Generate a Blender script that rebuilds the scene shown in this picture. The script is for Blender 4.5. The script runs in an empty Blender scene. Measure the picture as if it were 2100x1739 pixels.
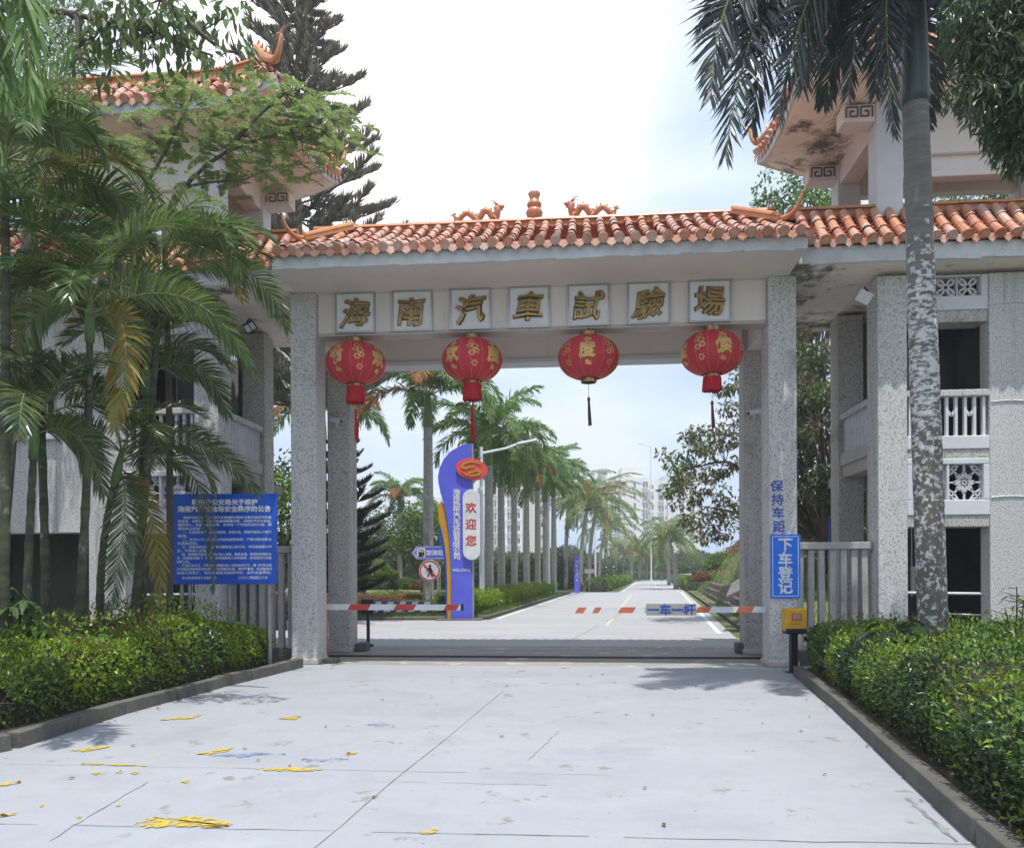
import bpy, math, random
import numpy as np
from mathutils import Vector, Matrix
R = math.radians
C = bpy.context.scene.collection
scn = bpy.context.scene
rng = np.random.default_rng(7)
random.seed(7)

# ------------------------------------------------------------------ camera, sky, sun, exposure
FPX, HORZ, CX = 1638.0, 1170.0, 1050.0      # focal length, horizon row and centre column of a 2100 px wide print
CAMZ, YAW = 1.6, R(5.0)
cs, sn = math.cos(YAW), math.sin(YAW)
cam = bpy.data.cameras.new('camera')
cam.sensor_fit = 'HORIZONTAL'; cam.sensor_width = 36; cam.lens = FPX/2100*36
cam.shift_y = (HORZ-869.5)/2100
cam.clip_start = 0.1; cam.clip_end = 3000
camo = bpy.data.objects.new('camera', cam); C.objects.link(camo)
camo.location = (0, 0, CAMZ)
camo.rotation_euler = (Matrix.Rotation(YAW, 3, 'Z') @ Matrix.Rotation(R(90), 3, 'X') @ Matrix.Rotation(R(-0.25), 3, 'Z')).to_euler()
scn.camera = camo

SUN_EL, SUN_AZ = R(74), R(166)               # azimuth measured clockwise from +Y
world = bpy.data.worlds.new('World'); scn.world = world; world.use_nodes = True
wn = world.node_tree; wn.nodes.clear()
wo = wn.nodes.new('ShaderNodeOutputWorld'); wb = wn.nodes.new('ShaderNodeBackground')
sky = wn.nodes.new('ShaderNodeTexSky'); sky.sky_type = 'NISHITA'; sky.sun_disc = False
sky.sun_elevation = SUN_EL; sky.sun_rotation = SUN_AZ; sky.dust_density = 2.0; sky.air_density = 1.2
wb.inputs[1].default_value = 0.1
tc = wn.nodes.new('ShaderNodeTexCoord'); mp = wn.nodes.new('ShaderNodeMapping'); mp.inputs['Scale'].default_value = (1.3, 1.3, 3.0)
mp.inputs['Location'].default_value = (3.1, 0.4, 0.2)
nz = wn.nodes.new('ShaderNodeTexNoise'); nz.inputs['Scale'].default_value = 1.6; nz.inputs['Detail'].default_value = 7; nz.inputs['Roughness'].default_value = .5
rp = wn.nodes.new('ShaderNodeValToRGB'); rp.color_ramp.elements[0].position = .36; rp.color_ramp.elements[1].position = .62
rp.color_ramp.elements[0].color = (.86, .86, .86, 1); rp.color_ramp.elements[1].color = (.98, .98, .98, 1)
mx = wn.nodes.new('ShaderNodeMix'); mx.data_type = 'RGBA'; mx.inputs[7].default_value = (5.6, 6.1, 6.7, 1)
n2 = wn.nodes.new('ShaderNodeTexNoise'); n2.inputs['Scale'].default_value = 2.3; n2.inputs['Detail'].default_value = 8; n2.inputs['Roughness'].default_value = .52
m2 = wn.nodes.new('ShaderNodeMapping'); m2.inputs['Scale'].default_value = (1.0, 1.0, 2.2); m2.inputs['Location'].default_value = (.7, 2.2, .1)
r2_ = wn.nodes.new('ShaderNodeMapRange'); r2_.inputs[1].default_value = .40; r2_.inputs[2].default_value = .60; cl2 = wn.nodes.new('ShaderNodeMix'); cl2.data_type = 'RGBA'
cl2.inputs[6].default_value = (3.3, 4.3, 5.9, 1); cl2.inputs[7].default_value = (5.2, 5.7, 6.3, 1)
wn.links.new(tc.outputs['Generated'], m2.inputs[0]); wn.links.new(m2.outputs[0], n2.inputs[0]); wn.links.new(n2.outputs[0], r2_.inputs[0]); wn.links.new(r2_.outputs[0], cl2.inputs[0]); wn.links.new(cl2.outputs[2], mx.inputs[7])
wn.links.new(tc.outputs['Generated'], mp.inputs[0]); wn.links.new(mp.outputs[0], nz.inputs[0]); wn.links.new(nz.outputs[0], rp.inputs[0])
gl = wn.nodes.new('ShaderNodeVectorMath'); gl.operation = 'DOT_PRODUCT'          # glare glow painted into the sky colour, left of centre
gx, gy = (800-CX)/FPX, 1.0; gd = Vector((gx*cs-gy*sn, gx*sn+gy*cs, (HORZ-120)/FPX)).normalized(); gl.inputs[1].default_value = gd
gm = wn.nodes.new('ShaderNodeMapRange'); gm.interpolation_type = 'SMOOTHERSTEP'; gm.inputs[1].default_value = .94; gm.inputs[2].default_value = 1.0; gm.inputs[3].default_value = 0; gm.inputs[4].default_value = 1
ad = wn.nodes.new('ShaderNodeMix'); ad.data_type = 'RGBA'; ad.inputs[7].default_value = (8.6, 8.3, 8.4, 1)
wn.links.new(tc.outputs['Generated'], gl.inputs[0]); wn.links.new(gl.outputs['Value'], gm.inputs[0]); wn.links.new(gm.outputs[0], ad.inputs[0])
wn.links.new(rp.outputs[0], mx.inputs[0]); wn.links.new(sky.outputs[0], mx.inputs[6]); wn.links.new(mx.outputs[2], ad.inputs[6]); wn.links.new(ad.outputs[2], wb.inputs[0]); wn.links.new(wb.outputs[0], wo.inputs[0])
sun = bpy.data.lights.new('sun', 'SUN'); sun.energy = 2.5; sun.angle = R(0.5); sun.color = (1, .96, .9)
suno = bpy.data.objects.new('sun', sun); C.objects.link(suno)
sd = Vector((math.sin(SUN_AZ)*math.cos(SUN_EL), math.cos(SUN_AZ)*math.cos(SUN_EL), math.sin(SUN_EL)))
suno.rotation_euler = (-sd).to_track_quat('-Z', 'Y').to_euler(); suno.location = sd*60
scn.view_settings.view_transform = 'Standard'; scn.view_settings.look = 'None'
scn.view_settings.exposure = 0.9; scn.view_settings.gamma = 1
scn.render.engine = 'CYCLES'
scn.cycles.max_bounces = 7; scn.cycles.diffuse_bounces = 4; scn.cycles.transparent_max_bounces = 8

# ------------------------------------------------------------------ survey helpers: photo measurements -> metres
def D(X, Y): return (X*cs - Y*sn, X*sn + Y*cs)                      # along/right of the view axis -> site x, y
def W(px, py, Y):
    X = (px-CX)/FPX*Y; x, y = D(X, Y); return np.array((x, y, CAMZ + (HORZ-py)/FPX*Y))
def G(px, py, z=0.0):
    Y = (CAMZ-z)*FPX/(py-HORZ); x, y = D((px-CX)/FPX*Y, Y); return np.array((x, y, z))
def WX(px, yp):                                                     # x on the plane y = yp
    k = (px-CX)/FPX; Y = yp/(k*sn+cs); return D(k*Y, Y)[0]
def WZ(px, py, yp):
    k = (px-CX)/FPX; Y = yp/(k*sn+cs); return CAMZ + (HORZ-py)/FPX*Y
def nrm(a):
    a = np.asarray(a, float); return a/np.maximum(np.linalg.norm(a, axis=-1, keepdims=True), 1e-9)

# ------------------------------------------------------------------ mesh builder
class GB:
    def __init__(s): s.V = []; s.F = []; s.M = []; s.n = 0
    def add(s, v, f, m=0):
        v = np.asarray(v, float).reshape(-1, 3); f = np.asarray(f, np.int64)
        s.V.append(v); s.F.append(f + s.n); s.M.append(np.full(len(f), m, np.int32) if np.isscalar(m) else np.asarray(m, np.int32)); s.n += len(v)
    def hexa(s, v, m=0):
        s.add(v, [(0,3,2,1),(4,5,6,7),(0,1,5,4),(1,2,6,5),(2,3,7,6),(3,0,4,7)], m)
    def box(s, x0, x1, y0, y1, z0, z1, m=0):
        x0, x1 = min(x0, x1), max(x0, x1); y0, y1 = min(y0, y1), max(y0, y1); z0, z1 = min(z0, z1), max(z0, z1)
        s.hexa([(x0,y0,z0),(x1,y0,z0),(x1,y1,z0),(x0,y1,z0),(x0,y0,z1),(x1,y0,z1),(x1,y1,z1),(x0,y1,z1)], m)
    def bar(s, p, q, w, h, up=(0,0,1), m=0):
        p = np.asarray(p, float); q = np.asarray(q, float); d = nrm(q-p); u = np.asarray(up, float)
        sd_ = np.cross(d, u)
        if np.linalg.norm(sd_) < 1e-4: sd_ = np.cross(d, (1, 0, 0))
        sd_ = nrm(sd_)*w/2; u = nrm(np.cross(sd_, d))*h/2
        s.hexa([p-sd_-u, p+sd_-u, q+sd_-u, q-sd_-u, p-sd_+u, p+sd_+u, q+sd_+u, q-sd_+u], m)
    def prism(s, poly, y0, y1, m=0, T=None):                        # polygon in x,z pushed from y0 to y1
        n = len(poly); a = np.array([(x, y0, z) for x, z in poly] + [(x, y1, z) for x, z in poly], float)
        if T is not None: a = T(a)
        ar = sum(poly[i][0]*poly[(i+1) % n][1]-poly[(i+1) % n][0]*poly[i][1] for i in range(n))
        fr = list(range(n)); bk = [2*n-1-i for i in range(n)]
        if ar < 0: fr = fr[::-1]; bk = bk[::-1]
        s.add(a, [fr], m); s.n -= 2*n; s.add(np.zeros((0, 3)), [bk], m)
        s.add(np.zeros((0, 3)), [((i, i+n, (i+1) % n+n, (i+1) % n) if ar > 0 else (i, (i+1) % n, (i+1) % n+n, i+n)) for i in range(n)], m); s.n += 2*n
    def tube(s, pts, rad, seg=8, m=0, cap=True):
        pts = np.asarray(pts, float); n = len(pts); rad = np.broadcast_to(np.asarray(rad, float), (n,))
        T = np.gradient(pts, axis=0); T = nrm(T)
        ref = np.array((0, 0, 1.0)) if abs(T[0][2]) < .9 else np.array((1.0, 0, 0))
        u = nrm(np.cross(T[0], ref)); vs = []
        a = np.arange(seg)*2*math.pi/seg
        for i in range(n):
            u = nrm(u - T[i]*np.dot(u, T[i])); w = np.cross(T[i], u)
            vs.append(pts[i] + rad[i]*(np.cos(a)[:, None]*u + np.sin(a)[:, None]*w))
        f = [(i*seg+j, i*seg+(j+1) % seg, (i+1)*seg+(j+1) % seg, (i+1)*seg+j) for i in range(n-1) for j in range(seg)]
        base = s.n; s.add(np.concatenate(vs), f, m)
        if cap:
            k = s.n; s.n = base
            s.add(np.zeros((0, 3)), [list(range(seg))[::-1]], m); s.add(np.zeros((0, 3)), [[(n-1)*seg+j for j in range(seg)]], m); s.n = k
    def lathe(s, prof, c=(0,0,0), seg=24, m=0, sx=1, sy=1):
        a = np.arange(seg)*2*math.pi/seg; v = []
        for r, z in prof: v += [(c[0]+r*math.cos(t)*sx, c[1]+r*math.sin(t)*sy, c[2]+z) for t in a]
        f = [(i*seg+j, i*seg+(j+1) % seg, (i+1)*seg+(j+1) % seg, (i+1)*seg+j) for i in range(len(prof)-1) for j in range(seg)]
        s.add(v, f, m)
    def leaves(s, c, d, nn, L, Wd, m=0):
        c = np.asarray(c, float); N = len(c); d = nrm(d); sdv = nrm(np.cross(d, nn)); up = np.cross(sdv, d)
        L = np.broadcast_to(np.asarray(L, float), (N,))[:, None]; Wd = np.broadcast_to(np.asarray(Wd, float), (N,))[:, None]
        mid = c + d*L*.45 + up*Wd*.18
        v = np.stack([c, mid+sdv*Wd/2, c+d*L-up*L*.08, mid-sdv*Wd/2], 1).reshape(-1, 3)
        s.add(v, np.arange(N*4).reshape(-1, 4), m)
    def build(s, name, mats, parent=None, local=False, smooth=False, bevel=0):
        me = bpy.data.meshes.new(name)
        V = np.concatenate(s.V); me.vertices.add(len(V)); me.vertices.foreach_set('co', V.ravel())
        lens = np.concatenate([np.full(len(f), f.shape[1]) for f in s.F]); loops = np.concatenate([f.ravel() for f in s.F])
        me.loops.add(len(loops)); me.loops.foreach_set('vertex_index', loops.astype(np.int32))
        me.polygons.add(len(lens)); st = np.concatenate([[0], np.cumsum(lens)[:-1]]); me.polygons.foreach_set('loop_start', st.astype(np.int32))
        me.polygons.foreach_set('material_index', np.concatenate(s.M))
        me.polygons.foreach_set('use_smooth', np.full(len(lens), smooth))
        for m in (mats if isinstance(mats, (list, tuple)) else [mats]): me.materials.append(m)
        me.update(calc_edges=True); me.validate()
        return link(me, name, parent, local, bevel)
WM = {}
def link(me, name, parent=None, local=False, bevel=0):
    o = bpy.data.objects.new(name, me); C.objects.link(o)
    if parent is not None:
        o.parent = parent; pm = WM.get(parent.name, Matrix())
        if local: WM[o.name] = pm
        else: o.matrix_parent_inverse = pm.inverted(); WM[o.name] = Matrix()
    else: WM[o.name] = Matrix()
    if bevel:
        b = o.modifiers.new('bevel', 'BEVEL'); b.width = bevel; b.segments = 2; b.limit_method = 'ANGLE'; b.angle_limit = R(50)
    return o
def tag(o, label, cat, group=None):
    o['label'] = label; o['category'] = cat
    if group: o['group'] = group
    return o
def thing(name, label, cat, loc=(0,0,0), rz=0, group=None):
    o = bpy.data.objects.new(name, None); C.objects.link(o); o.empty_display_size = .3
    o.location = tuple(loc); o.rotation_euler = (0, 0, rz); WM[o.name] = Matrix.Translation(tuple(loc)) @ Matrix.Rotation(rz, 4, 'Z')
    return tag(o, label, cat, group)
def struct(o, kind='structure'): o['kind'] = kind; return o
def dup(root, loc, rz=0, sc=1, label=None, group=None):
    r = root.copy(); C.objects.link(r); r.location = tuple(loc); r.rotation_euler = (0, 0, rz); r.scale = (sc, sc, sc)
    if label: r['label'] = label
    if group: r['group'] = group
    for ch in list(root.children):
        c = ch.copy(); C.objects.link(c); c.parent = r; c.matrix_parent_inverse = ch.matrix_parent_inverse.copy()
        for g in list(ch.children):
            d = g.copy(); C.objects.link(d); d.parent = c; d.matrix_parent_inverse = g.matrix_parent_inverse.copy()
    return r

# ------------------------------------------------------------------ materials
MT = {}
def mat(name, c, c2=None, sc=6, lo=.35, hi=.65, rough=.7, metal=0, spec=.35, bump=0, bsc=40, speck=None, stain=None, island=None, trans=0, tcol=None, stretch=None, wear=None):
    m = bpy.data.materials.new(name); m.use_nodes = True; nt = m.node_tree; N = nt.nodes; Lk = nt.links
    b = N['Principled BSDF']; out = N['Material Output']
    b.inputs['Roughness'].default_value = rough; b.inputs['Metallic'].default_value = metal; b.inputs['Specular IOR Level'].default_value = spec
    tcn = N.new('ShaderNodeTexCoord'); co = tcn.outputs['Object']
    if stretch:
        q = N.new('ShaderNodeMapping'); q.inputs['Scale'].default_value = stretch; Lk.new(co, q.inputs[0]); cos_ = q.outputs[0]
    else: cos_ = co
    def noise(s_, det=6, cc=None, ro=.6):
        n = N.new('ShaderNodeTexNoise'); n.inputs['Scale'].default_value = s_; n.inputs['Detail'].default_value = det; n.inputs['Roughness'].default_value = ro
        Lk.new(cc or co, n.inputs['Vector']); return n.outputs[0]
    def ramp(src, a, bb):
        r = N.new('ShaderNodeMapRange'); r.inputs[1].default_value = a; r.inputs[2].default_value = bb; Lk.new(src, r.inputs[0]); return r.outputs[0]
    def mixc(f, a, bb):
        k = N.new('ShaderNodeMix'); k.data_type = 'RGBA'
        Lk.new(f, k.inputs[0])
        for i, z in ((6, a), (7, bb)):
            if isinstance(z, tuple): k.inputs[i].default_value = (*z, 1)
            else: Lk.new(z, k.inputs[i])
        return k.outputs[2]
    col = tuple(c)
    if c2: col = mixc(ramp(noise(sc, cc=cos_), lo, hi), col, tuple(c2))
    if island:
        g = N.new('ShaderNodeNewGeometry'); cr = N.new('ShaderNodeValToRGB'); e = cr.color_ramp
        while len(e.elements) < len(island): e.elements.new(.5)
        for i, ic in enumerate(island): e.elements[i].position = i/(len(island)-1); e.elements[i].color = (*ic, 1)
        Lk.new(g.outputs['Random Per Island'], cr.inputs[0]); 
        if c2:
            k = N.new('ShaderNodeMix'); k.data_type = 'RGBA'; k.inputs[0].default_value = .6; Lk.new(col, k.inputs[6]); Lk.new(cr.outputs[0], k.inputs[7]); col = k.outputs[2]
        else: col = cr.outputs[0]
    if speck: col = mixc(ramp(noise(speck[1], 3), speck[2], speck[2]+speck[3]), col, tuple(speck[0]))
    for st in (stain or []): col = mixc(ramp(noise(st[1], 8, cos_ if len(st) > 4 else None, .68), st[2], st[3]), col, tuple(st[0]))
    if isinstance(col, tuple): b.inputs['Base Color'].default_value = (*col, 1)
    else: Lk.new(col, b.inputs['Base Color'])
    if bump:
        bn = N.new('ShaderNodeBump'); bn.inputs['Strength'].default_value = bump; bn.inputs['Distance'].default_value = .02
        Lk.new(noise(bsc, 4), bn.inputs['Height']); Lk.new(bn.outputs[0], b.inputs['Normal'])
    if trans:
        t = N.new('ShaderNodeBsdfTranslucent'); ms = N.new('ShaderNodeMixShader'); ms.inputs[0].default_value = trans
        if tcol: t.inputs[0].default_value = (*tcol, 1)
        elif isinstance(col, tuple): t.inputs[0].default_value = (*col, 1)
        else: Lk.new(col, t.inputs[0])
        Lk.new(b.outputs[0], ms.inputs[1]); Lk.new(t.outputs[0], ms.inputs[2]); Lk.new(ms.outputs[0], out.inputs[0])
    if wear:
        tr_ = N.new('ShaderNodeBsdfTransparent'); ms = N.new('ShaderNodeMixShader'); Lk.new(ramp(noise(wear[0], 8, ro=.7), wear[1], wear[2]), ms.inputs[0])
        Lk.new(b.outputs[0], ms.inputs[1]); Lk.new(tr_.outputs[0], ms.inputs[2]); Lk.new(ms.outputs[0], out.inputs[0])
    MT[name] = m; return m
def leafm(name, cols, trans=.3, rough=.45, spec=.4): return mat(name, cols[0], island=cols, trans=trans, rough=rough, spec=spec)

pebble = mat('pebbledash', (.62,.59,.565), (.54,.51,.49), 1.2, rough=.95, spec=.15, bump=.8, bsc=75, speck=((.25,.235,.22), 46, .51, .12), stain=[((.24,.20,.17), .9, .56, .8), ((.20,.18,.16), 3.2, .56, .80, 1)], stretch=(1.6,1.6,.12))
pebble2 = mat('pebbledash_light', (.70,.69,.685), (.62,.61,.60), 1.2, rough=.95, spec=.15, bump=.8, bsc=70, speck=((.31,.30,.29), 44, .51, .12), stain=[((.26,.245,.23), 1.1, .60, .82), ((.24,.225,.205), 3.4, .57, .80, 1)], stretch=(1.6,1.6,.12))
edge = mat('edge_render', (.52,.48,.45), (.44,.40,.37), 3, rough=.9, bump=.3, stain=[((.25,.22,.2), 2.5, .6, .8)])
plaster = mat('beam_plaster', (.77,.71,.675), (.71,.65,.62), .8, rough=.85, bump=.12, bsc=12, stain=[((.50,.43,.38), 2.6, .60, .85, 1), ((.40,.31,.27), 1.6, .62, .85), ((.33,.29,.26), 7, .7, .78)], stretch=(1.5,1.5,.25))
plasterw = mat('white_plaster', (.66,.65,.66), (.55,.54,.54), 2, rough=.85, bump=.1, bsc=20, stain=[((.36,.31,.26), 2.2, .6, .85)])
soffit = mat('soffit_plaster', (.74,.67,.63), (.67,.60,.56), .7, rough=.9, bump=.15, bsc=10, stain=[((.38,.31,.26), 1.4, .64, .86)])
mould = mat('mouldy_plaster', (.86,.80,.74), (.80,.72,.65), 1.5, rough=.95, bump=.4, bsc=14, stain=[((.15,.14,.135), .9, .52, .61), ((.46,.39,.32), 3, .60, .76)], stretch=(1,1.6,1))
fasc = mat('fascia_cement', (.66,.67,.68), (.52,.53,.54), 3, rough=.9, bump=.3, bsc=25, stain=[((.20,.20,.20), 2.6, .6, .78), ((.34,.30,.26), 9, .64, .74)])
pav_paint = mat('painted_concrete', (.68,.69,.73), (.60,.61,.64), 1.5, rough=.85, stain=[((.40,.39,.38), 2, .62, .85)])
TILE = [(.44,.165,.095), (.54,.21,.115), (.60,.27,.15), (.50,.19,.12), (.64,.33,.19), (.42,.15,.09)]
tile = mat('glazed_tile', TILE[1], island=TILE, rough=.38, spec=.5, bump=.15, bsc=30, stain=[((.62,.52,.47), 2.3, .46, .70), ((.14,.10,.08), 5, .60, .74), ((.66,.62,.58), 14, .62, .70)])
panm = mat('pan_tile', (.32,.085,.035), (.24,.065,.03), 5, rough=.45, stain=[((.08,.06,.05), 4, .56, .75)])
ridgem = mat('ridge_tile', (.58,.27,.10), (.50,.19,.10), 3, rough=.4, spec=.45, stain=[((.20,.12,.08), 6, .58, .76), ((.62,.50,.42), 3, .58, .76)])
ornam = mat('ornament_glaze', (.60,.28,.16), (.48,.19,.10), 9, rough=.35, spec=.5)
silver = mat('plaque_frame', (.45,.45,.46), rough=.35, metal=.7)
plaqm = mat('plaque_board', (.80,.80,.825), (.73,.73,.75), 2.5, rough=.6)
gold = mat('gold_letter', (.46,.33,.12), (.28,.19,.08), 9, rough=.28, metal=.85)
brown = mat('letter_side', (.16,.10,.06), rough=.5)
red = mat('lantern_silk', (.68,.060,.085), (.60,.048,.070), 2, rough=.55, trans=.22, tcol=(.85,.05,.06))
redt = mat('tassel_thread', (.55,.02,.035), (.42,.015,.03), 30, rough=.7, stretch=(1,1,.1))
dkt = mat('faded_thread', (.10,.07,.06), (.16,.05,.04), 20, rough=.8)
goldp = mat('gold_foil', (.70,.45,.16), rough=.4, metal=.4)
wire = mat('dark_wire', (.03,.03,.03), rough=.6)
blackm = mat('black_paint', (.018,.019,.022), (.03,.03,.033), 5, rough=.45)
whitep = mat('white_paint', (.74,.75,.77), (.62,.63,.64), 4, rough=.5, stain=[((.4,.36,.32), 6, .66, .8)])
redp = mat('red_paint', (.55,.06,.045), (.45,.07,.05), 8, rough=.5)
orangep = mat('orange_paint', (.60,.16,.08), (.48,.14,.08), 8, rough=.5)
greyw = mat('old_board', (.38,.36,.33), (.28,.26,.24), 7, rough=.8, stain=[((.15,.12,.1), 5, .6, .75)], stretch=(.4,1,2))
blue = mat('blue_sign', (.006,.095,.55), (.006,.07,.45), 1.2, rough=.32, spec=.5)
bluebright = mat('bright_blue_sign', (.006,.18,.82), (.006,.155,.74), 2, rough=.3, spec=.5)
violet = mat('violet_blue_panel', (.115,.135,.70), (.10,.12,.62), 1.5, rough=.4)
bluep = mat('blue_letter', (.03,.07,.40), (.05,.09,.42), 12, rough=.7)
yellowp = mat('ochre_panel', (.58,.30,.025), (.50,.25,.02), 2, rough=.45)
coralp = mat('coral_oval', (.72,.085,.07), rough=.4)
yel = mat('yellow_case', (.68,.36,.02), (.60,.30,.02), 4, rough=.4)
sgrey = mat('galvanised', (.40,.41,.43), (.32,.33,.35), 6, rough=.45, metal=.5)
cream = mat('lamp_white', (.72,.74,.78), rough=.4)
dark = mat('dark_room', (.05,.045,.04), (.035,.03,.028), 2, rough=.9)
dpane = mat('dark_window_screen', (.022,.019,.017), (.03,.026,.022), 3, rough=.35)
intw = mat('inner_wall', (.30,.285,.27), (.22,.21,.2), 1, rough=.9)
wood = mat('weathered_concrete_slat', (.46,.45,.44), (.34,.33,.31), 4, rough=.95, bump=.5, bsc=30, stain=[((.22,.17,.13), 3, .58, .75)], stretch=(1,1,.4))
kerbm = mat('kerb_stone', (.15,.14,.125), (.10,.095,.085), 3, rough=.95, bump=.6, bsc=20, stain=[((.09,.085,.07), 2.5, .55, .72), ((.16,.17,.08), 1.2, .6, .8)])
soil = mat('bed_soil', (.10,.07,.05), (.06,.045,.035), 5, rough=1, bump=.6, bsc=18)
trunkm = mat('palm_bark', (.40,.38,.35), (.30,.28,.26), 4, rough=.95, bump=.5, bsc=22, stain=[((.42,.42,.40), 5, .58, .68)], stretch=(1,1,2.5))
bark = mat('tree_bark', (.13,.105,.085), (.09,.072,.06), 6, rough=.95, bump=.6, bsc=18, stain=[((.24,.22,.2), 4, .6, .72)], stretch=(1,1,.3))
shaft = mat('crownshaft', (.055,.085,.075), (.04,.065,.065), 2, rough=.4, spec=.45, stretch=(6,6,.4))
shaftg = mat('green_crownshaft', (.13,.21,.07), (.10,.17,.06), 2, rough=.4, stretch=(6,6,.4))
rachis = mat('frond_rib', (.16,.20,.06), (.22,.20,.08), 3, rough=.5)
arecam = leafm('areca_leaf', [(.075,.14,.045), (.11,.19,.05), (.17,.26,.065), (.10,.17,.07), (.24,.31,.075)], .42, .28, .8)
arecay = leafm('yellowing_leaf', [(.30,.24,.045), (.22,.24,.05), (.34,.20,.05), (.14,.20,.04)], .3, .38)
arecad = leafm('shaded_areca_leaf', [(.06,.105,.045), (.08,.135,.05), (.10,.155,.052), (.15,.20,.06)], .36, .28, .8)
royalm = leafm('royal_leaf', [(.13,.23,.07), (.18,.29,.085), (.24,.35,.12), (.15,.25,.10)], .42, .45)
royald = leafm('royal_leaf_shaded', [(.030,.045,.050), (.040,.056,.062), (.05,.07,.066), (.04,.06,.04)], .16, .35, .5)  # royal leaf as seen in shade, the shade put into its colour
royalo = leafm('dead_leaf', [(.40,.13,.03), (.30,.14,.04), (.26,.18,.07)], .25, .6)
cocom = leafm('coconut_leaf', [(.11,.18,.06), (.16,.24,.075), (.22,.31,.11), (.24,.28,.11)], .4, .4)
hedgeY = leafm('young_hedge_leaf', [(.13,.24,.018), (.21,.34,.022), (.28,.40,.03), (.16,.28,.03)], .35, .4)
hedgeG = leafm('hedge_leaf', [(.06,.12,.028), (.085,.16,.035), (.12,.21,.04), (.075,.13,.045)], .25, .35, .5)
hedgeD = leafm('dark_hedge_leaf', [(.028,.06,.024), (.04,.085,.03), (.06,.115,.034), (.034,.065,.034)], .2, .35, .5)
twigm = mat('hedge_twigs', (.055,.045,.03), (.035,.04,.02), 14, rough=1, bump=.8, bsc=30)
dry = leafm('dry_leaf', [(.20,.11,.05), (.28,.17,.09), (.13,.07,.035)], .15, .7)
lightleaf = leafm('light_pinnate_leaf', [(.20,.29,.09), (.26,.36,.12), (.32,.41,.16), (.18,.25,.09)], .42, .4)
branchleaf = leafm('hanging_leaf', [(.09,.14,.06), (.13,.19,.07), (.17,.26,.07), (.11,.15,.085)], .4, .35, .5)
darkleaf = leafm('dark_tree_leaf', [(.045,.08,.035), (.065,.11,.045), (.10,.16,.055), (.055,.085,.05)], .28, .3, .55)
brownleaf = leafm('brownish_leaf', [(.15,.15,.075), (.20,.185,.10), (.12,.14,.06), (.24,.215,.13), (.15,.12,.075)], .35, .4)
midleaf = leafm('mid_leaf', [(.065,.12,.04), (.10,.17,.05), (.14,.23,.06), (.08,.13,.06)], .3, .4)
brightleaf = leafm('bright_leaf', [(.08,.16,.025), (.12,.21,.03), (.16,.26,.045)], .35, .4)
pinem = leafm('veiled_pine_needle', [(.20,.205,.16), (.24,.23,.185), (.28,.24,.205)], .42, .5)  # pale glare veil over the pine put into the needle colour
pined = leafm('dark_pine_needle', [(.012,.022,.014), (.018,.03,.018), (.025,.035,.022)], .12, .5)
redleaf = leafm('red_leaf', [(.46,.07,.045), (.52,.12,.06), (.36,.07,.05), (.18,.18,.05)], .25, .5)
grassm = leafm('grass_blade', [(.10,.17,.03), (.15,.22,.045), (.20,.24,.07), (.09,.14,.03)], .35, .5)
turf = mat('turf', (.10,.15,.035), (.15,.17,.06), 2.5, rough=1, bump=.7, bsc=25, stain=[((.20,.15,.09), 1.2, .6, .75)])
landm = mat('open_land', (.09,.13,.04), (.13,.13,.06), .2, rough=1)
slopem = mat('grassy_slope', (.13,.18,.05), (.18,.19,.08), 1.6, rough=1, bump=.8, bsc=12, stain=[((.17,.12,.08), 1.0, .62, .75)])
plaza_m = mat('plaza_concrete', (.35,.368,.40), (.32,.338,.37), .5, rough=.85, spec=.25, bump=.12, bsc=60, speck=((.34,.355,.385), 16, .55, .15),
    stain=[((.285,.30,.328), 1.1, .50, .72), ((.25,.23,.20), 2.4, .61, .65), ((.385,.405,.44), .8, .58, .75), ((.19,.17,.15), 9, .665, .69), ((.32,.33,.35), 3.5, .5, .75)], stretch=(.55,1.5,1))
road_m = mat('road_concrete', (.385,.38,.39), (.34,.335,.345), .7, rough=.85, spec=.25, bump=.1, bsc=60, stain=[((.42,.42,.43), 1.3, .56, .7), ((.33,.31,.29), 2.2, .63, .72)], stretch=(.45,1.2,1))
gatefl = mat('threshold_concrete', (.33,.31,.29), (.25,.235,.215), 1.2, rough=.9, bump=.2, bsc=40, stain=[((.50,.50,.52), 2.1, .57, .64)], stretch=(.35,2.2,1))
linep = mat('white_line_paint', (.66,.66,.66), (.54,.54,.54), 3, rough=.7)
yline = mat('faded_yellow_paint', (.56,.40,.03), (.52,.40,.08), 6, rough=.7, wear=(11, .46, .62))
yline2 = mat('pale_yellow_line', (.50,.47,.36), (.47,.45,.39), 4, rough=.7)
bsmudge = mat('blue_smudge', (.22,.28,.46), (.28,.33,.46), 8, rough=.8, wear=(7, .38, .60))
jointm = mat('joint_filler', (.17,.16,.15), (.28,.28,.28), 4, lo=.40, hi=.55, rough=1)
aptw = mat('apartment_white', (.84,.83,.83), (.78,.77,.78), .1, rough=.8)
aptp = mat('apartment_beige', (.72,.66,.64), (.66,.60,.59), .1, rough=.8)
aptg = mat('apartment_glass', (.10,.12,.15), (.16,.19,.23), .3, rough=.2, spec=.6)
stonem = mat('rubble_stone', (.20,.17,.15), (.12,.105,.095), 3, rough=1, bump=1, bsc=6, stain=[((.30,.26,.23), 5, .6, .7), ((.08,.10,.04), 1.5, .6, .75)])
slabm = mat('old_slab', (.22,.21,.20), (.14,.135,.13), 3, rough=.95, bump=.4, bsc=12)
flower = mat('pale_flower', (.62,.62,.75), rough=.6)

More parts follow.
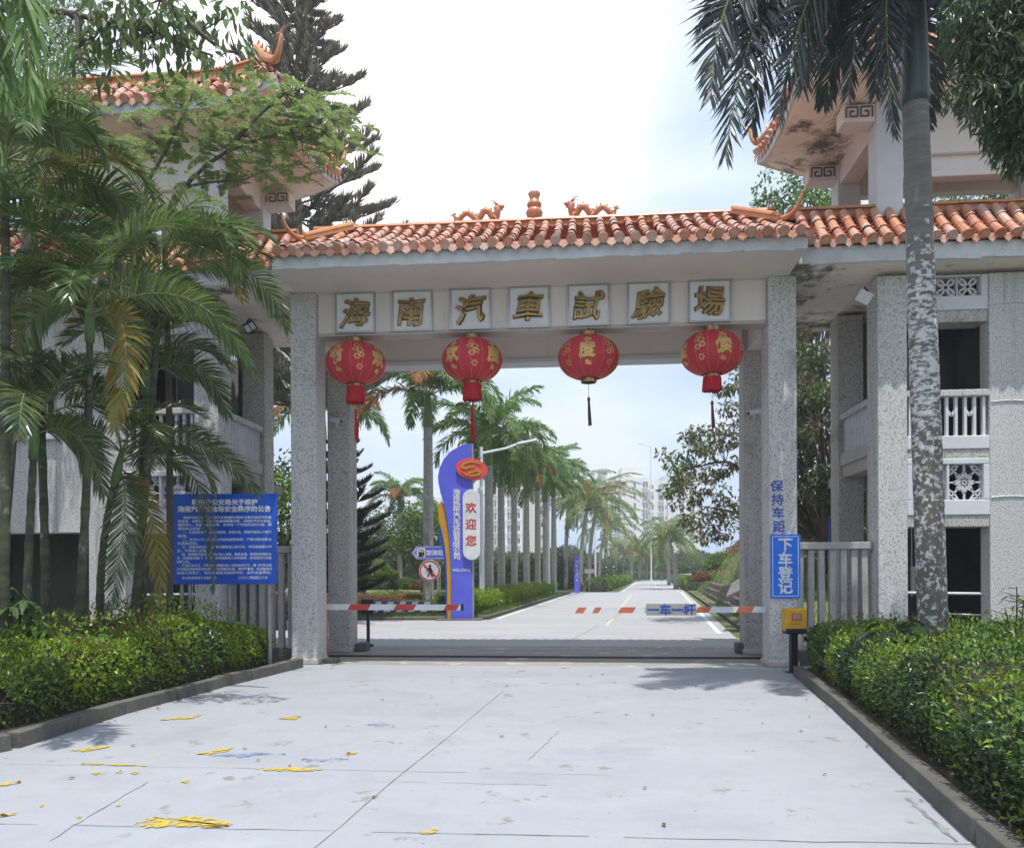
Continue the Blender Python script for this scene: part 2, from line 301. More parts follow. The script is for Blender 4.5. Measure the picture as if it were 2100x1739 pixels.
# ------------------------------------------------------------------ text
def text_mesh(body, size, extrude=.004, bold=0, shear=0, line=1.0, bevel=0, res=2, spc=1.0):
    c = bpy.data.curves.new('lettering', 'FONT'); c.body = body; c.size = size; c.extrude = extrude; c.shear = shear
    c.space_line = line; c.align_x = 'CENTER'; c.align_y = 'CENTER'; c.resolution_u = res; c.bevel_depth = max(bevel, bold*size); c.bevel_resolution = 1 if bevel else 0; c.space_character = spc
    o = bpy.data.objects.new('lettering', c); C.objects.link(o)
    dg = bpy.context.evaluated_depsgraph_get(); me = bpy.data.meshes.new_from_object(o.evaluated_get(dg))
    bpy.data.objects.remove(o); bpy.data.curves.remove(c); return me
def text(body, size, loc, m, parent, name='lettering', rz=0, sx=1, fit=None, depth=0, warp=0, **k):
    me = text_mesh(body, size, **k); extrude = k.get('extrude', .004); bevel = k.get('bevel', 0)
    n = len(me.vertices); v = np.zeros(n*3); me.vertices.foreach_get('co', v); v = v.reshape(-1, 3)
    mn, mxx = v.min(0), v.max(0); v[:, :2] -= ((mn+mxx)/2)[:2]; v[:, 2] *= (depth or (extrude+bevel))/max(1e-6, mxx[2])
    if warp:
        a_, b_ = v[:, 0]/size, v[:, 1]/size; v[:, 0] += size*.035*np.sin(5.5*b_+warp)+size*.02*np.sin(9*a_*b_+warp*2); v[:, 1] += size*.04*np.sin(4.5*a_+warp*1.7)+size*.06*a_
    if fit:
        v[:, 0] *= fit[0]/(mxx[0]-mn[0]); v[:, 1] *= fit[1]/(mxx[1]-mn[1])
    v[:, 0] *= sx
    ca, sa = math.cos(rz), math.sin(rz)
    p = np.stack([v[:, 0]*ca + v[:, 2]*sa, v[:, 0]*sa - v[:, 2]*ca, v[:, 1]], 1) + np.asarray(loc)
    me.vertices.foreach_set('co', p.ravel()); me.materials.clear()
    for q in (m if isinstance(m, list) else [m]): me.materials.append(q)
    me.name = name; me.update()
    return link(me, name, parent)

# ------------------------------------------------------------------ vegetation helpers
def frond_curve(gb, pts, n=60, ll=.5, a0=62, a1=28, droop=.5, v=.25, wd=.03, m=0, rm=1, roll=0, rr=.014, t0=.16, jit=.12, plum=0, side0=None, face=None):
    pts = np.asarray(pts, float); k = np.linspace(0, 1, len(pts)); T = nrm(np.gradient(pts, axis=0))
    gb.tube(pts, np.linspace(rr, rr*.25, len(pts)), 5, rm, False)
    t = np.linspace(t0, 1, n); P = np.stack([np.interp(t, k, pts[:, i]) for i in range(3)], 1); Tn = nrm(np.stack([np.interp(t, k, T[:, i]) for i in range(3)], 1))
    hd = pts[-1]-pts[0] if side0 is None else side0
    s0 = nrm(np.array((-hd[1], hd[0], 1e-6))) if side0 is None else nrm(np.asarray(side0))
    S = nrm(s0 - Tn*(Tn @ s0)[:, None]); U = np.cross(Tn, S)
    U = np.where((U[:, 2:3].mean() < 0), -U, U)
    if face is not None:
        S = nrm(np.cross(Tn, np.asarray(face, float))); U = np.cross(Tn, S)
    if roll: S, U = S*math.cos(roll)+U*math.sin(roll), U*math.cos(roll)-S*math.sin(roll)
    x = (t-t0)/(1-t0); prof = np.clip(np.sin(np.pi*(.14+.80*x)), .12, 1)**.7; ang = np.radians(a0+(a1-a0)*x)
    for sg in (-1, 1):
        vv = v + (rng.uniform(-plum, plum, n) if plum else 0)
        d0 = np.cos(ang)[:, None]*Tn + np.sin(ang)[:, None]*(sg*S*np.cos(vv)[..., None] + U*np.sin(vv)[..., None] if plum else sg*S*math.cos(v)+U*math.sin(v))
        d0 = nrm(d0 + rng.normal(0, jit, (n, 3)))
        Lf = ll*prof*rng.uniform(.88, 1.08, n)
        p0 = P; p1 = p0 + d0*(Lf*.5)[:, None]; d1 = nrm(d0 + np.array((0, 0, -1))*droop*rng.uniform(.7, 1.3, (n, 1))); p2 = p1 + d1*(Lf*.5)[:, None]
        w = Tn - d0*np.sum(Tn*d0, 1)[:, None]; w = nrm(w + rng.normal(0, .25, (n, 3)))*wd/2
        V = np.stack([p0-w*.5, p0+w*.5, p1+w, p1-w, p2], 1).reshape(-1, 3); b = np.arange(n)[:, None]*5
        gb.add(V, b+np.array([[0, 1, 2, 3]]), m); kk = gb.n; gb.n -= n*5; gb.add(np.zeros((0, 3)), b+np.array([[3, 2, 4]]), m); gb.n = kk
def arch(base, az, e0, e1, L, M=14, p=1.3):
    t = np.linspace(0, 1, M); e = e0+(e1-e0)*t**p; d = np.stack([np.cos(az)*np.cos(e), np.sin(az)*np.cos(e), np.sin(e)], 1)*L/(M-1)
    q = np.cumsum(d, 0)-d[0]; return np.asarray(base)+q
def bez(a, b, c, M=14):
    t = np.linspace(0, 1, M)[:, None]; return (1-t)**2*np.asarray(a)+2*t*(1-t)*np.asarray(b)+t*t*np.asarray(c)
def limb(gb, p, q, r0, r1, sag=.15, m=0, seg=6, M=8, wob=.04):
    p = np.asarray(p, float); q = np.asarray(q, float); L = np.linalg.norm(q-p); mid = (p+q)/2 + np.array((0, 0, -sag*L)) + rng.normal(0, .06*L, 3)
    pts = bez(p, mid, q, M); pts[1:-1] += rng.normal(0, wob*L/6, (M-2, 3)); gb.tube(pts, np.linspace(r0, r1, M), seg, m, False); return pts
def clump(gb, c, r, n, L, Wd, m=0, down=.35, flat=1.0):
    u = nrm(rng.normal(0, 1, (n, 3))); rad = rng.uniform(.25, 1, (n, 1))**.45
    off = u*rad*np.array((r, r, r*flat)); c = np.asarray(c)
    d = u*.7 + rng.normal(0, .6, (n, 3)) + np.array((0, 0, -down)); nn = u*.5 + np.array((0, 0, .8)) + rng.normal(0, .5, (n, 3))
    gb.leaves(c+off, d, nn, L*rng.uniform(.6, 1.25, n), Wd*rng.uniform(.7, 1.2, n), m)
def broadleaf(name, label, cat, base, ctr, rad, ncl, nl, L, Wd, lm, tr=.12, cr=.9, group=None, split=.35, flat=.75, local=False, down=.35, bm=None):
    base = np.asarray(base, float); ctr = np.asarray(ctr, float); rad = np.asarray(rad, float)
    t = thing(name, label, cat, base if not local else (0,0,0), group=group)
    tb = GB(); fk = base + (ctr-base)*split; pts = bez(base, (base+fk)/2+rng.normal(0, .06, 3)*np.linalg.norm(fk-base), fk, 8)
    tb.tube(pts, np.linspace(tr*1.25, tr*.85, 8), 10, 0, False)
    fb = GB(); mk = [i for i in range(len(lm))]
    for i in range(ncl):
        u = nrm(rng.normal(0, 1, 3)); q = ctr + u*rad*rng.uniform(.35, 1)**.6
        limb(tb, fk, q, tr*.45, .012, rng.uniform(-.12, .12))
        clump(fb, q, cr*rng.uniform(.6, 1.15), nl, L, Wd, random.choice(mk), down, flat)
    tb.build('trunk', bm or bark, t, smooth=True); fb.build('crown', lm, t); return t
def royal(name, label, base, hz, tr=.2, sh=1.0, nf=14, fl=2.9, lm=None, seed=0, group=None, ll=.62, wd=.04, nn=70, extra=None, bulge=0, ring=True, sm=None, lean=(0,0)):
    base = np.asarray(base, float); t = thing(name, label, 'palm', base, group=group)
    tb = GB(); M = 120; z = np.linspace(0, hz, M); rad = tr*(1+.28*np.exp(-z/.35)+bulge*np.exp(-((z-hz*.45)/(hz*.3))**2))*(1-.12*z/hz)
    if ring: rad = rad*(1+.012*np.sin(z*2*math.pi/.17+1.3*np.sin(z*1.7)))
    tb.tube(np.stack([base[0]+lean[0]*z/hz, base[1]+lean[1]*z/hz, base[2]+z], 1), rad, 16, 0, False); tb.build('trunk', trunkm, t, smooth=True)
    top = base+np.array((lean[0], lean[1], hz)); sb = GB(); zz = np.array([0, .06, .3, .6, .85, 1])*sh
    sb.tube(np.stack([np.full(6, top[0]), np.full(6, top[1]), top[2]+zz], 1), tr*np.array([.92, 1.0, .95, .8, .6, .4]), 14, 0, True); sb.build('crownshaft', sm or shaftg, t, smooth=True)
    cb = GB(); rs = np.random.default_rng(seed); c = top+np.array((0, 0, sh*.93)); lm = lm or [royalm, rachis, royalo]
    for i in range(nf):
        az = i*2.399+rs.uniform(-.3, .3); u = i/nf; e0 = R(82-62*u)+rs.uniform(-.1, .1); e1 = e0-R(70+55*rs.random()) - .3*u
        frond_curve(cb, arch(c, az, e0, max(e1, R(-88)), fl*rs.uniform(.85, 1.08)), nn, ll, 58, 30, .75, .1, wd, 2 if (len(lm) > 2 and rs.random() < .05 and u > .7) else 0, 1, 0, .02, .14, .16, .5)
    for e in (extra or []): frond_curve(cb, e[0], *e[1:])
    cb.build('crown', lm, t); return t
LP = [(random.uniform(.8, 2.6), random.uniform(.8, 2.6), random.uniform(0, 6)) for _ in range(9)]
def lump(x, y): return sum(np.sin(a*x+b*y+c) for a, b, c in LP)/9
def hedge(name, label, cor, h, n, L, Wd, mats, wts=None, z0=.05, lmp=.14, core=True, group=None, cat='hedge', inset=.12, sprig=0, front=2.2, stems=0, hole=9):
    a, b, c, d = [np.asarray(p, float)[:2] for p in cor]               # a-b front edge, d-c back edge
    t = thing(name, label, cat, ((a[0]+b[0]+c[0]+d[0])/4, (a[1]+b[1]+c[1]+d[1])/4, z0), group=group)
    def bil(u, v): u = u[:, None]; v = v[:, None]; return (a*(1-u)+b*u)*(1-v)+(d*(1-u)+c*u)*v
    def H(p): return h*(1+lmp*1.6*lump(p[:, 0]*1.3, p[:, 1]*1.3)+lmp*.6*lump(p[:, 0]*4+3, p[:, 1]*4))
    lw = np.linalg.norm(b-a); dw = np.linalg.norm(d-a); ar = np.array([lw*dw, lw*h*front, lw*h*.5, dw*h, np.linalg.norm(c-b)*h]); cnt = (n*ar/ar.sum()).astype(int)
    fb = GB(); m2 = nrm(np.array((*(d-a), 0))); 
    for k, q in enumerate(cnt):
        u = rng.random(q); v = rng.random(q); z = None
        if k == 1: v = np.abs(rng.normal(0, .03, q)); out = -m2
        if k == 2: v = 1-np.abs(rng.normal(0, .03, q)); out = m2
        if k == 3: u = np.abs(rng.normal(0, .03, q))*min(1, dw/lw); out = nrm(np.array((*(a-b), 0)))
        if k == 4: u = 1-np.abs(rng.normal(0, .03, q))*min(1, dw/lw); out = nrm(np.array((*(b-a), 0)))
        if k == 0: out = np.array((0, 0, 1.0))
        p = bil(u, v); hh = H(p); e = np.minimum(np.minimum(v*dw, (1-v)*dw), np.minimum(u*lw, (1-u)*lw)); rd = 1-.28*np.exp(-e/.12)
        if k == 0: z = hh*rd - np.abs(rng.normal(0, .035, q))
        else: z = hh*rd*rng.random(q)**.75; p = p + out[:2]*(.10*lump(p[:, 0]*5, z*6)+.05-.25*(z/h-.6)**2)[:, None]
        if k == 0 and sprig: z = z + (rng.random(q) < .12)*rng.random(q)*sprig
        keep = (lump(p[:, 0]*6+z*2, p[:, 1]*6+z*5)+rng.normal(0, .06, q)) < (hole if k else hole+.12)
        p, z, u, v, ph_n = p[keep], z[keep], u[keep], v[keep], 0; q = len(p)
        P = np.column_stack([p, z0+z]); dd = out*.5+rng.normal(0, .6, (q, 3))+np.array((0, 0, .25)); nn = out*.8+np.array((0, 0, .5))+rng.normal(0, .5, (q, 3))
        ph = lump(p[:, 0]*1.7+5, p[:, 1]*1.7) + rng.normal(0, .25, q) + (.28 if k == 0 else -.12)
        w = wts or [.5]*(len(mats)); mi = np.clip(np.digitize(ph, w), 0, len(mats)-1)
        for j in range(len(mats)):
            g = mi == j
            if g.any(): fb.leaves(P[g], dd[g], nn[g], L*rng.uniform(.6, 1.3, g.sum()), Wd*rng.uniform(.7, 1.2, g.sum()), j)
    fb.build('foliage', mats, t)
    if stems:
        sb = GB()
        for _ in range(stems):
            uu = np.array([rng.random()]); vv = np.array([abs(rng.normal(.0, .05))+.015]); e = bil(uu, vv)[0]; hh = H(bil(uu, vv))[0]; b0 = np.array((*e, z0)); tp = b0+np.array((rng.normal(0, .10), rng.normal(0, .10), hh*rng.uniform(.7, 1.22)))-m2*rng.uniform(-.03, .14)
            limb(sb, b0, tp, .008, .002, rng.uniform(-.05, .05), 0, 4, 5)
            if rng.random() < .6: mid_ = (b0+tp)/2; limb(sb, mid_, mid_+rng.normal(0, .12, 3)+(0, 0, .12)-m2*.06, .005, .0015, 0, 0, 4, 4)
        o_ = sb.build('bare_stem', bark, t); o_['kind'] = 'stuff'
    if core:
        cb = GB(); nu, nv = max(6, int(lw*4)), max(5, int(dw*4)); iu = min(.3, inset/lw); iv = min(.35, inset/dw)
        U, V = np.meshgrid(np.linspace(iu, 1-iu, nu), np.linspace(iv, 1-iv, nv), indexing='ij'); p = bil(U.ravel(), V.ravel()); zt = z0+H(p)*.86
        idx = np.arange(nu*nv).reshape(nu, nv); f = np.stack([idx[:-1, :-1], idx[1:, :-1], idx[1:, 1:], idx[:-1, 1:]], -1).reshape(-1, 4)
        rim = np.concatenate([idx[:, 0], idx[-1, 1:], idx[-2::-1, -1], idx[0, -2:0:-1]]); nr = len(rim)
        vv = np.concatenate([np.column_stack([p, zt]), np.column_stack([p[rim], np.full(nr, z0-.08)])])
        cb.add(vv, f); kk = cb.n; cb.n = 0; j = np.arange(nr); cb.add(np.zeros((0, 3)), np.stack([rim, nu*nv+j, nu*nv+(j+1) % nr, rim[(j+1) % nr]], 1)); cb.n = kk
        cb.build('twigs', twigm, t, smooth=True)
    return t

# ================================================================== SETTING
def sheet(name, poly, z, m, kind='structure'):
    g = GB(); g.add([(p[0], p[1], z) for p in poly], [list(range(len(poly)))]); return struct(g.build(name, m), kind)
def cp(*pts): return [D(x, y) for x, y in pts]
g = GB(); n = 40
g.add([(900*math.cos(i*2*math.pi/n), 900*math.sin(i*2*math.pi/n), -.03) for i in range(n)], [list(range(n))]); struct(g.build('ground', landm))
# forecourt in front of the gate, and the road beyond it
sheet('plaza', [(-16, -8), (14, -8), (14, 13.38), (-16, 13.38)], 0, plaza_m)
sheet('gateway_floor', [(-16, 13.38), (14, 13.38), (14, 16.9), (-16, 16.9)], 0, gatefl)
LE = lambda Y: -.76+(Y-25)*.162-.15
RE = lambda Y: 5.1+(Y-18.7)*.186+.15
sheet('road', [(-30, 16.9), (14, 16.9)]+cp((RE(18.7), 18.7), (RE(58), 58), (12.6, 58), (21.5, 109), (24.5, 122), (33, 135), (36, 131), (40, 131), (34, 139), (21, 126), (16.8, 109), (7.7, 58), (4.6, 58), (LE(58), 58), (LE(26), 26), (-30, 26)), 0, road_m)
def strip(gb, p, q, w, z=.004, m=0):
    p = np.asarray(p[:2], float); q = np.asarray(q[:2], float); d = nrm(q-p); s = np.array((-d[1], d[0]))*w/2
    gb.add([(*(p-s), z), (*(q-s), z), (*(q+s), z), (*(p+s), z)], [(0, 1, 2, 3)], m)
g = GB(); strip(g, D(LE(26)+.25, 26.5), D(LE(58)+.25, 58), .14); strip(g, D(RE(20)-.3, 20), D(RE(58)-.3, 58), .14)
strip(g, D(8.1, 58.5), D(17.1, 109), .12); strip(g, D(12.2, 58.5), D(21.0, 109), .12)
for y0, y1 in ((23, 27), (29.5, 52), (60, 66), (68, 108)):
    f = lambda Y: (LE(Y)+RE(Y))/2 if Y < 58 else 10.2+(Y-58)*.176
    strip(g, D(f(y0)+.3, y0), D(f(y1)+.3, y1), .12, m=1)
struct(g.build('road_line', [linep, yline2]))
# pavement joints: hairline strips
g = GB()
def jl(a, b, w=.008): 
    a, b = G(*a), G(*b); k = 14; t = np.linspace(0, 1, k+1)[:, None]; pts = a+(b-a)*t; pts[1:-1, :2] += rng.normal(0, .008, (k-1, 2))
    for i in range(k):
        if rng.random() < .86: strip(g, pts[i], pts[i+1], w*rng.uniform(.5, 1.4), .004)
jl((1032, 1416), (640, 1739)); jl((-60, 1683), (900, 1708)); jl((900, 1708), (2000, 1736)); jl((-60, 1560), (1250, 1590), .006); jl((1860, 1640), (1960, 1730), .03)
jl((1145, 1500), (1080, 1560), .006); jl((740, 1600), (1120, 1610), .006); jl((1090, 1355), (1290, 1250), .02); jl((300, 1600), (100, 1720), .007)
struct(g.build('pavement_joint', jointm))
g = GB()
def ragged(pts, m=0, z=.008, jit=.012, sub=9):
    P = [G(*p) for p in pts]; out = []
    for i in range(len(P)):
        for j in range(sub): q = P[i]+(P[(i+1) % len(P)]-P[i])*j/sub; out.append((q[0]+rng.normal(0, jit), q[1]+rng.normal(0, jit*1.5), z))
    g.add(out, [list(range(len(out)))], m)
ragged([(272, 1690), (300, 1678), (352, 1674), (400, 1672), (440, 1676), (472, 1686), (462, 1695), (350, 1694)], 0, jit=.015)
ragged([(133, 1536), (205, 1527), (221, 1524), (213, 1531), (180, 1537)]); ragged([(328, 1473), (400, 1464), (409, 1463), (395, 1471), (350, 1474)]); ragged([(401, 1544), (440, 1535), (480, 1531), (462, 1540), (430, 1545)])
ragged([(562, 1473), (600, 1468), (618, 1467), (605, 1474)]); ragged([(518, 1576), (600, 1572), (668, 1578), (600, 1581)], 0, jit=.006); ragged([(165, 1561), (300, 1566), (300, 1569), (165, 1564)], 0, jit=.004)
ragged([(0, 1603), (38, 1597), (36, 1602), (0, 1609)]); ragged([(0, 1667), (30, 1662), (28, 1667), (0, 1671)])
for x, y, w in ((195, 1582, 10), (245, 1580, 10), (275, 1582, 10), (378, 1600, 9), (875, 1707, 18), (888, 1702, 9), (720, 1543, 12), (712, 1545, 7), (240, 1648, 6), (83, 1648, 5), (160, 1672, 6)): ragged([(x-w, y+1), (x, y-4), (x+w, y), (x, y+4)], 0, jit=.004)
ragged([(750, 1485), (780, 1481), (800, 1484), (775, 1489)], 1); ragged([(430, 1546), (520, 1542), (590, 1545), (500, 1550)], 1, jit=.02); ragged([(610, 1557), (680, 1552), (720, 1556), (650, 1561)], 1, jit=.02)
struct(g.build('paint_mark', [yline, bsmudge]))

# kerbs
def kerb(name, pts, w=.17, h=.15, L=.95):
    g = GB(); pts = [np.asarray(p[:2], float) for p in pts]
    for a, b in zip(pts[:-1], pts[1:]):
        d = b-a; ln = np.linalg.norm(d); d = d/ln; s = np.array((-d[1], d[0])); k = max(1, round(ln/L))
        for i in range(k):
            p = a+d*(ln*i/k+.006+rng.random()*.01); q = a+d*(ln*(i+1)/k-.006-rng.random()*.01); o = s*rng.normal(0, .006); hh = h+rng.normal(0, .006); cw = .05
            lo = [p+o, q+o, q+o+s*w, p+o+s*w]
            prof = [(0, -.03), (0, hh-cw), (cw*.8, hh), (w, hh), (w, -.03)]
            v = [(*(e+o+s*x), z) for e in (p, q) for x, z in prof]; m = len(prof)
            g.add(v, [(i2, (i2+1) % m, (i2+1) % m+m, i2+m) for i2 in range(m)]); kk = g.n; g.n -= 2*m; g.add(np.zeros((0, 3)), [tuple(range(m))[::-1], tuple(range(m, 2*m))]); g.n = kk
    return struct(g.build(name, kerbm, bevel=.012))
KL = [G(604, 1366), G(430, 1407), G(230, 1460), G(0, 1530), np.array((*D(-6.6, 3.0), 0)), np.array((*D(-7.5, 0), 0))]
KR = [np.array((*D(2.4, 2.6), 0)), G(2062, 1739), G(1900, 1600), G(1740, 1458), G(1648, 1388)]
kerb('kerb', [k for k in KL][::-1][::-1]); kerb('kerb', [KR[4], KR[3], KR[2], KR[1], KR[0]][::-1])
bed = GB()
def poly3(gb, pts, z, m=0): gb.add([(p[0], p[1], z) for p in pts], [list(range(len(pts)))], m)
poly3(bed, [KL[5], KL[4], KL[3], KL[2], KL[1], KL[0], (-5.1, 13.2), (-16, 13.2), (-16, 0)], .10)
poly3(bed, [KR[0], KR[1], KR[2], KR[3], KR[4], (3.9, 13.2), (14, 13.2), (14, 2)], .10)
struct(bed.build('planting_bed', soil))
# verges beyond the gate
VL = cp((-30, 26.3), (-2.2, 26.3), (LE(27)-.35, 27), (LE(58)-.2, 58), (LE(58)-1, 60), (-30, 75))
sheet('verge', [(p[0], p[1]) for p in VL], .09, turf)
kerb('kerb', [np.array(D(-12, 26.2)), np.array(D(-2.2, 26.2)), np.array(D(LE(27)-.2, 26.9)), np.array(D(LE(58)-.2, 58))], .14, .11, 1.5)
sheet('verge', cp((RE(17.9)+.35, 17.9), (14, 16.9), (40, 17.5), (60, 58), (RE(58)+.2, 58)), .09, turf)
kerb('kerb', [np.array(D(RE(58)+.35, 58)), np.array(D(RE(18)+.35, 18))], .16, .12, 1.2)
# slope on the right of the road, as a height sheet
g = GB(); ys = np.linspace(19, 70, 40); us = np.linspace(0, 1, 26); P = []
for Y in ys:
    for u in us:
        off = .9+u*26; X = RE(Y)+off; hz = .1+ (5.2*(1-math.exp(-off/3.2))-1.25*math.exp(-((off-.9)/.8))) * min(1, max(0, (Y-19.5)/4)) * (1 if Y < 50 else max(0, 1-(Y-50)/20))
        hz += .12*lump(np.array(X*.8), np.array(Y*.8)); P.append((*D(X, Y), max(.05, hz)))
f = [(i*26+j, i*26+j+1, (i+1)*26+j+1, (i+1)*26+j) for i in range(39) for j in range(25)]
g.add(P, f); struct(g.build('hill', slopem, smooth=True))
HP = np.array(P).reshape(40, 26, 3)
def on_hill(px, Y, up=0.0):                                         # a spot on the bank seen in print column px at distance Y
    x, y = D((px-CX)/FPX*Y, Y); q = HP.reshape(-1, 3); k = np.argsort((q[:, 0]-x)**2+(q[:, 1]-y)**2)[:3]; return np.array((x, y, q[k, 2].mean()+up))

# ================================================================== TILED ROOFS
def sm(x): x = min(1, max(0, x)); return x*x*(3-2*x)
def tile_row(gb, top, bot, side, r=.072, spc=.24, pans=True, seg=7, drip=True, dirt=1):
    top = np.asarray(top, float); bot = np.asarray(bot, float); side = nrm(np.asarray(side, float)); L = np.linalg.norm(bot-top)
    if L < .12: return
    d = (bot-top)/L; nn = nrm(np.cross(side, d)); nn = nn if nn[2] > 0 else -nn
    sagv = lambda t: -nn*.05*L/2.2*math.sin(math.pi*t)
    k = max(1, round(L/.30)); a = np.linspace(-.1, math.pi+.1, seg)
    for i in range(k):
        t0, t1 = i/k, (i+1)/k; j = rng.normal(0, .0055, 3)
        p = top+(bot-top)*t0+sagv(t0)+j; q = top+(bot-top)*min(1, t1+.012)+sagv(t1)+j; r0, r1 = r*.90, r*1.03
        ring = lambda c, rr: [c+side*rr*math.cos(x)+nn*(rr*math.sin(x)+.02) for x in a]
        v = ring(p, r0)+ring(p+(q-p)*.86, r1*.98)+ring(p+(q-p)*.9, r1*1.05)+ring(q, r1*1.05)
        f = [(m*seg+x, m*seg+x+1, (m+1)*seg+x+1, (m+1)*seg+x) for m in range(3) for x in range(seg-1)]; gb.add(v, f, 0)
    cp_ = bot+nn*.02; b = np.linspace(0, 2*math.pi, 13)[:-1]
    for rr, off, mm in ((r*1.12, .004, 0), (r*.78, .016, 0)):
        fr = [cp_+d*off+side*rr*math.cos(x)+nn*rr*math.sin(x) for x in b]; bk = [e-d*.03 for e in fr]
        gb.add(fr+bk, [(i, (i+1) % 12, (i+1) % 12+12, i+12) for i in range(12)], 0); kk = gb.n; gb.n -= 24; gb.add(np.zeros((0, 3)), [tuple(range(12))], 0); gb.n = kk
    if pans:
        c0 = side*spc/2; w = spc/2-r*.55; m = max(2, round(L/.115)); ax = np.linspace(-1, 1, 5)
        v = []; 
        for i in range(m):
            for t, lift in ((i/m, -.004), ((i+1)/m, .02)):
                c = top+(bot-top)*t+c0+sagv(t)+nn*(lift-.03); v += [c+side*w*x+nn*(.045*x*x) for x in ax]
        f = []
        for i in range(m):
            o = i*10; f += [(o+x, o+x+1, o+6+x, o+5+x) for x in range(4)]
            if i < m-1: f += [(o+5+x, o+6+x, o+11+x, o+10+x) for x in range(4)]
        gb.add(v, f, 1)
        if drip:
            e = bot+c0-nn*.012+d*.015; ww = w*1.05
            pr = [(-1, .035), (1, .035), (.95, -.02), (.55, -.065), (.2, -.075), (0, -.105), (-.2, -.075), (-.55, -.065), (-.95, -.02)]
            dn = nrm(np.array((0, 0, 1.0))*.9 - d*.2)
            fr = [e+side*ww*x+dn*z for x, z in pr]; bk = [q-d*.025 for q in fr]; n = len(pr)
            gb.add(fr+bk, [(i, (i+1) % n, (i+1) % n+n, i+n) for i in range(n)], 0); kk = gb.n; gb.n -= 2*n; gb.add(np.zeros((0, 3)), [tuple(range(n))[::-1]], 0); gb.n = kk
def ridge_beam(gb, p, q, w=.16, h=.27, m=0, caps=True):
    p = np.asarray(p, float); q = np.asarray(q, float); gb.bar(p+(0, 0, h*.4), q+(0, 0, h*.4), w*.7, h*.8, m=m)
    gb.bar(p+(0, 0, .03), q+(0, 0, .03), w*1.15, .06, m=m)
    L = np.linalg.norm(q-p); k = max(1, int(L/.42)); d = (q-p)/L; s = nrm(np.cross(d, (0, 0, 1)))
    for i in range(k):
        a = p+d*(L*i/k+.004); b = p+d*(L*(i+1)/k-.004); z = h*.80+rng.normal(0, .003); ang = np.linspace(0, math.pi, 7)
        v = [e+s*w*.62*math.cos(x)+np.array((0, 0, z+.075*math.sin(x))) for e in (a, b) for x in ang]
        gb.add(v, [(x, x+1, x+8, x+7) for x in range(6)]+[(6, 0, 7, 13)], m); kk = gb.n; gb.n -= 14; gb.add(np.zeros((0, 3)), [tuple(range(7))[::-1], tuple(range(7, 14))], m); gb.n = kk
def horn(gb, pts, w=.11, m=0):
    pts = np.asarray(pts, float); n = len(pts); rad = w*np.linspace(1, .35, n); rad[-1] = w*.2
    gb.tube(pts, rad, 8, m, True)
# ------------------------------------------------------------------ the gateway
CXG = -.745
gate = thing('gateway', 'plastered gateway with pebbledash pillars, gold characters and two dragons on its tiled ridge', 'gateway', (CXG, 14.6, 0))
for sg, lab in ((-1, 'left'), (1, 'right')):
    for y0, y1 in ((13.40, 13.95), (15.40, 15.92)):
        g = GB(); x = CXG+sg*4.03; n = 9; g.box(x-.225, x+.225, y0, y1, 0, 6.40); g.box(x-.25, x+.25, y0-.03, y1+.03, 0, .10, 1)
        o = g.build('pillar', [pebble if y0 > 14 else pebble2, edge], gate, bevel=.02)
        if y0 < 14: o['label'] = 'front pebbledash pillar' + (' with painted blue lettering' if sg > 0 else ' beside the clipped hedge')
g = GB(); g.box(CXG-3.80, CXG+3.80, 13.52, 13.80, 5.70, 6.40); g.box(CXG-3.80, CXG+3.80, 13.50, 13.82, 5.66, 5.72, 1); g.build('front_beam', [plaster, edge], gate, bevel=.012)
g = GB(); g.box(CXG-3.80, CXG+3.80, 15.46, 15.80, 5.70, 6.40); g.box(CXG-3.80, CXG+3.80, 15.42, 15.84, 5.62, 5.71, 1); g.build('rear_beam', [plaster, pav_paint], gate, bevel=.012)
for sg in (-1, 1):
    g = GB(); x = CXG+sg*4.03; g.box(x-.15, x+.15, 13.95, 15.40, 5.72, 6.40); g.build('side_beam', plaster, gate, bevel=.012)
ZE, YF, YR, YB = 6.42, 12.28, 14.45, 16.65
g = GB(); g.box(CXG-4.13, CXG+4.13, YF+.04, YB-.04, 6.40, 6.50); g.build('ceiling', soffit, gate)
g = GB()
xs = np.linspace(CXG-4.13, CXG+4.13, 45)
for y in (YF, YB-.05):
    g = GB()
    for i in range(44):
        a = rng.normal(0, .007); g.box(xs[i], xs[i+1], y, y+.05, 6.385+a, 6.60)
    g.build('fascia', fasc, gate)
def gable_tiles(gb, x0, x1, yF, yR, yB, ze, zr, spc=.24, front=True):
    n = round((x1-x0)/spc)
    s = (x1-x0)/n
    for i in range(n):
        x = x0+(i+.5)*s
        tile_row(gb, (x, yR-.07, zr), (x, yF-.08, ze), (1, 0, 0), spc=s)
        tile_row(gb, (x, yR+.07, zr), (x, yB+.08, ze), (1, 0, 0), spc=s, pans=False)
    for y0, y1 in ((yF-.02, yR), (yB+.02, yR)):
        gb.add([(x0, y0, ze-.05), (x1, y0, ze-.05), (x1, y1, zr-.05), (x0, y1, zr-.05)], [(0, 1, 2, 3)], 1)
    for x in (x0, x1): gb.add([(x, yF, ze-.08), (x, yB, ze-.08), (x, yR, zr)], [(0, 1, 2)], 1)
g = GB(); gable_tiles(g, CXG-4.13, CXG+4.13, YF, YR, YB, 6.62, 7.82); roofo = g.build('roof', [tile, panm], gate)
g = GB(); ridge_beam(g, (CXG-4.16, YR, 7.74), (CXG+4.16, YR, 7.74), .2, .20); g.build('ridge', ridgem, gate)
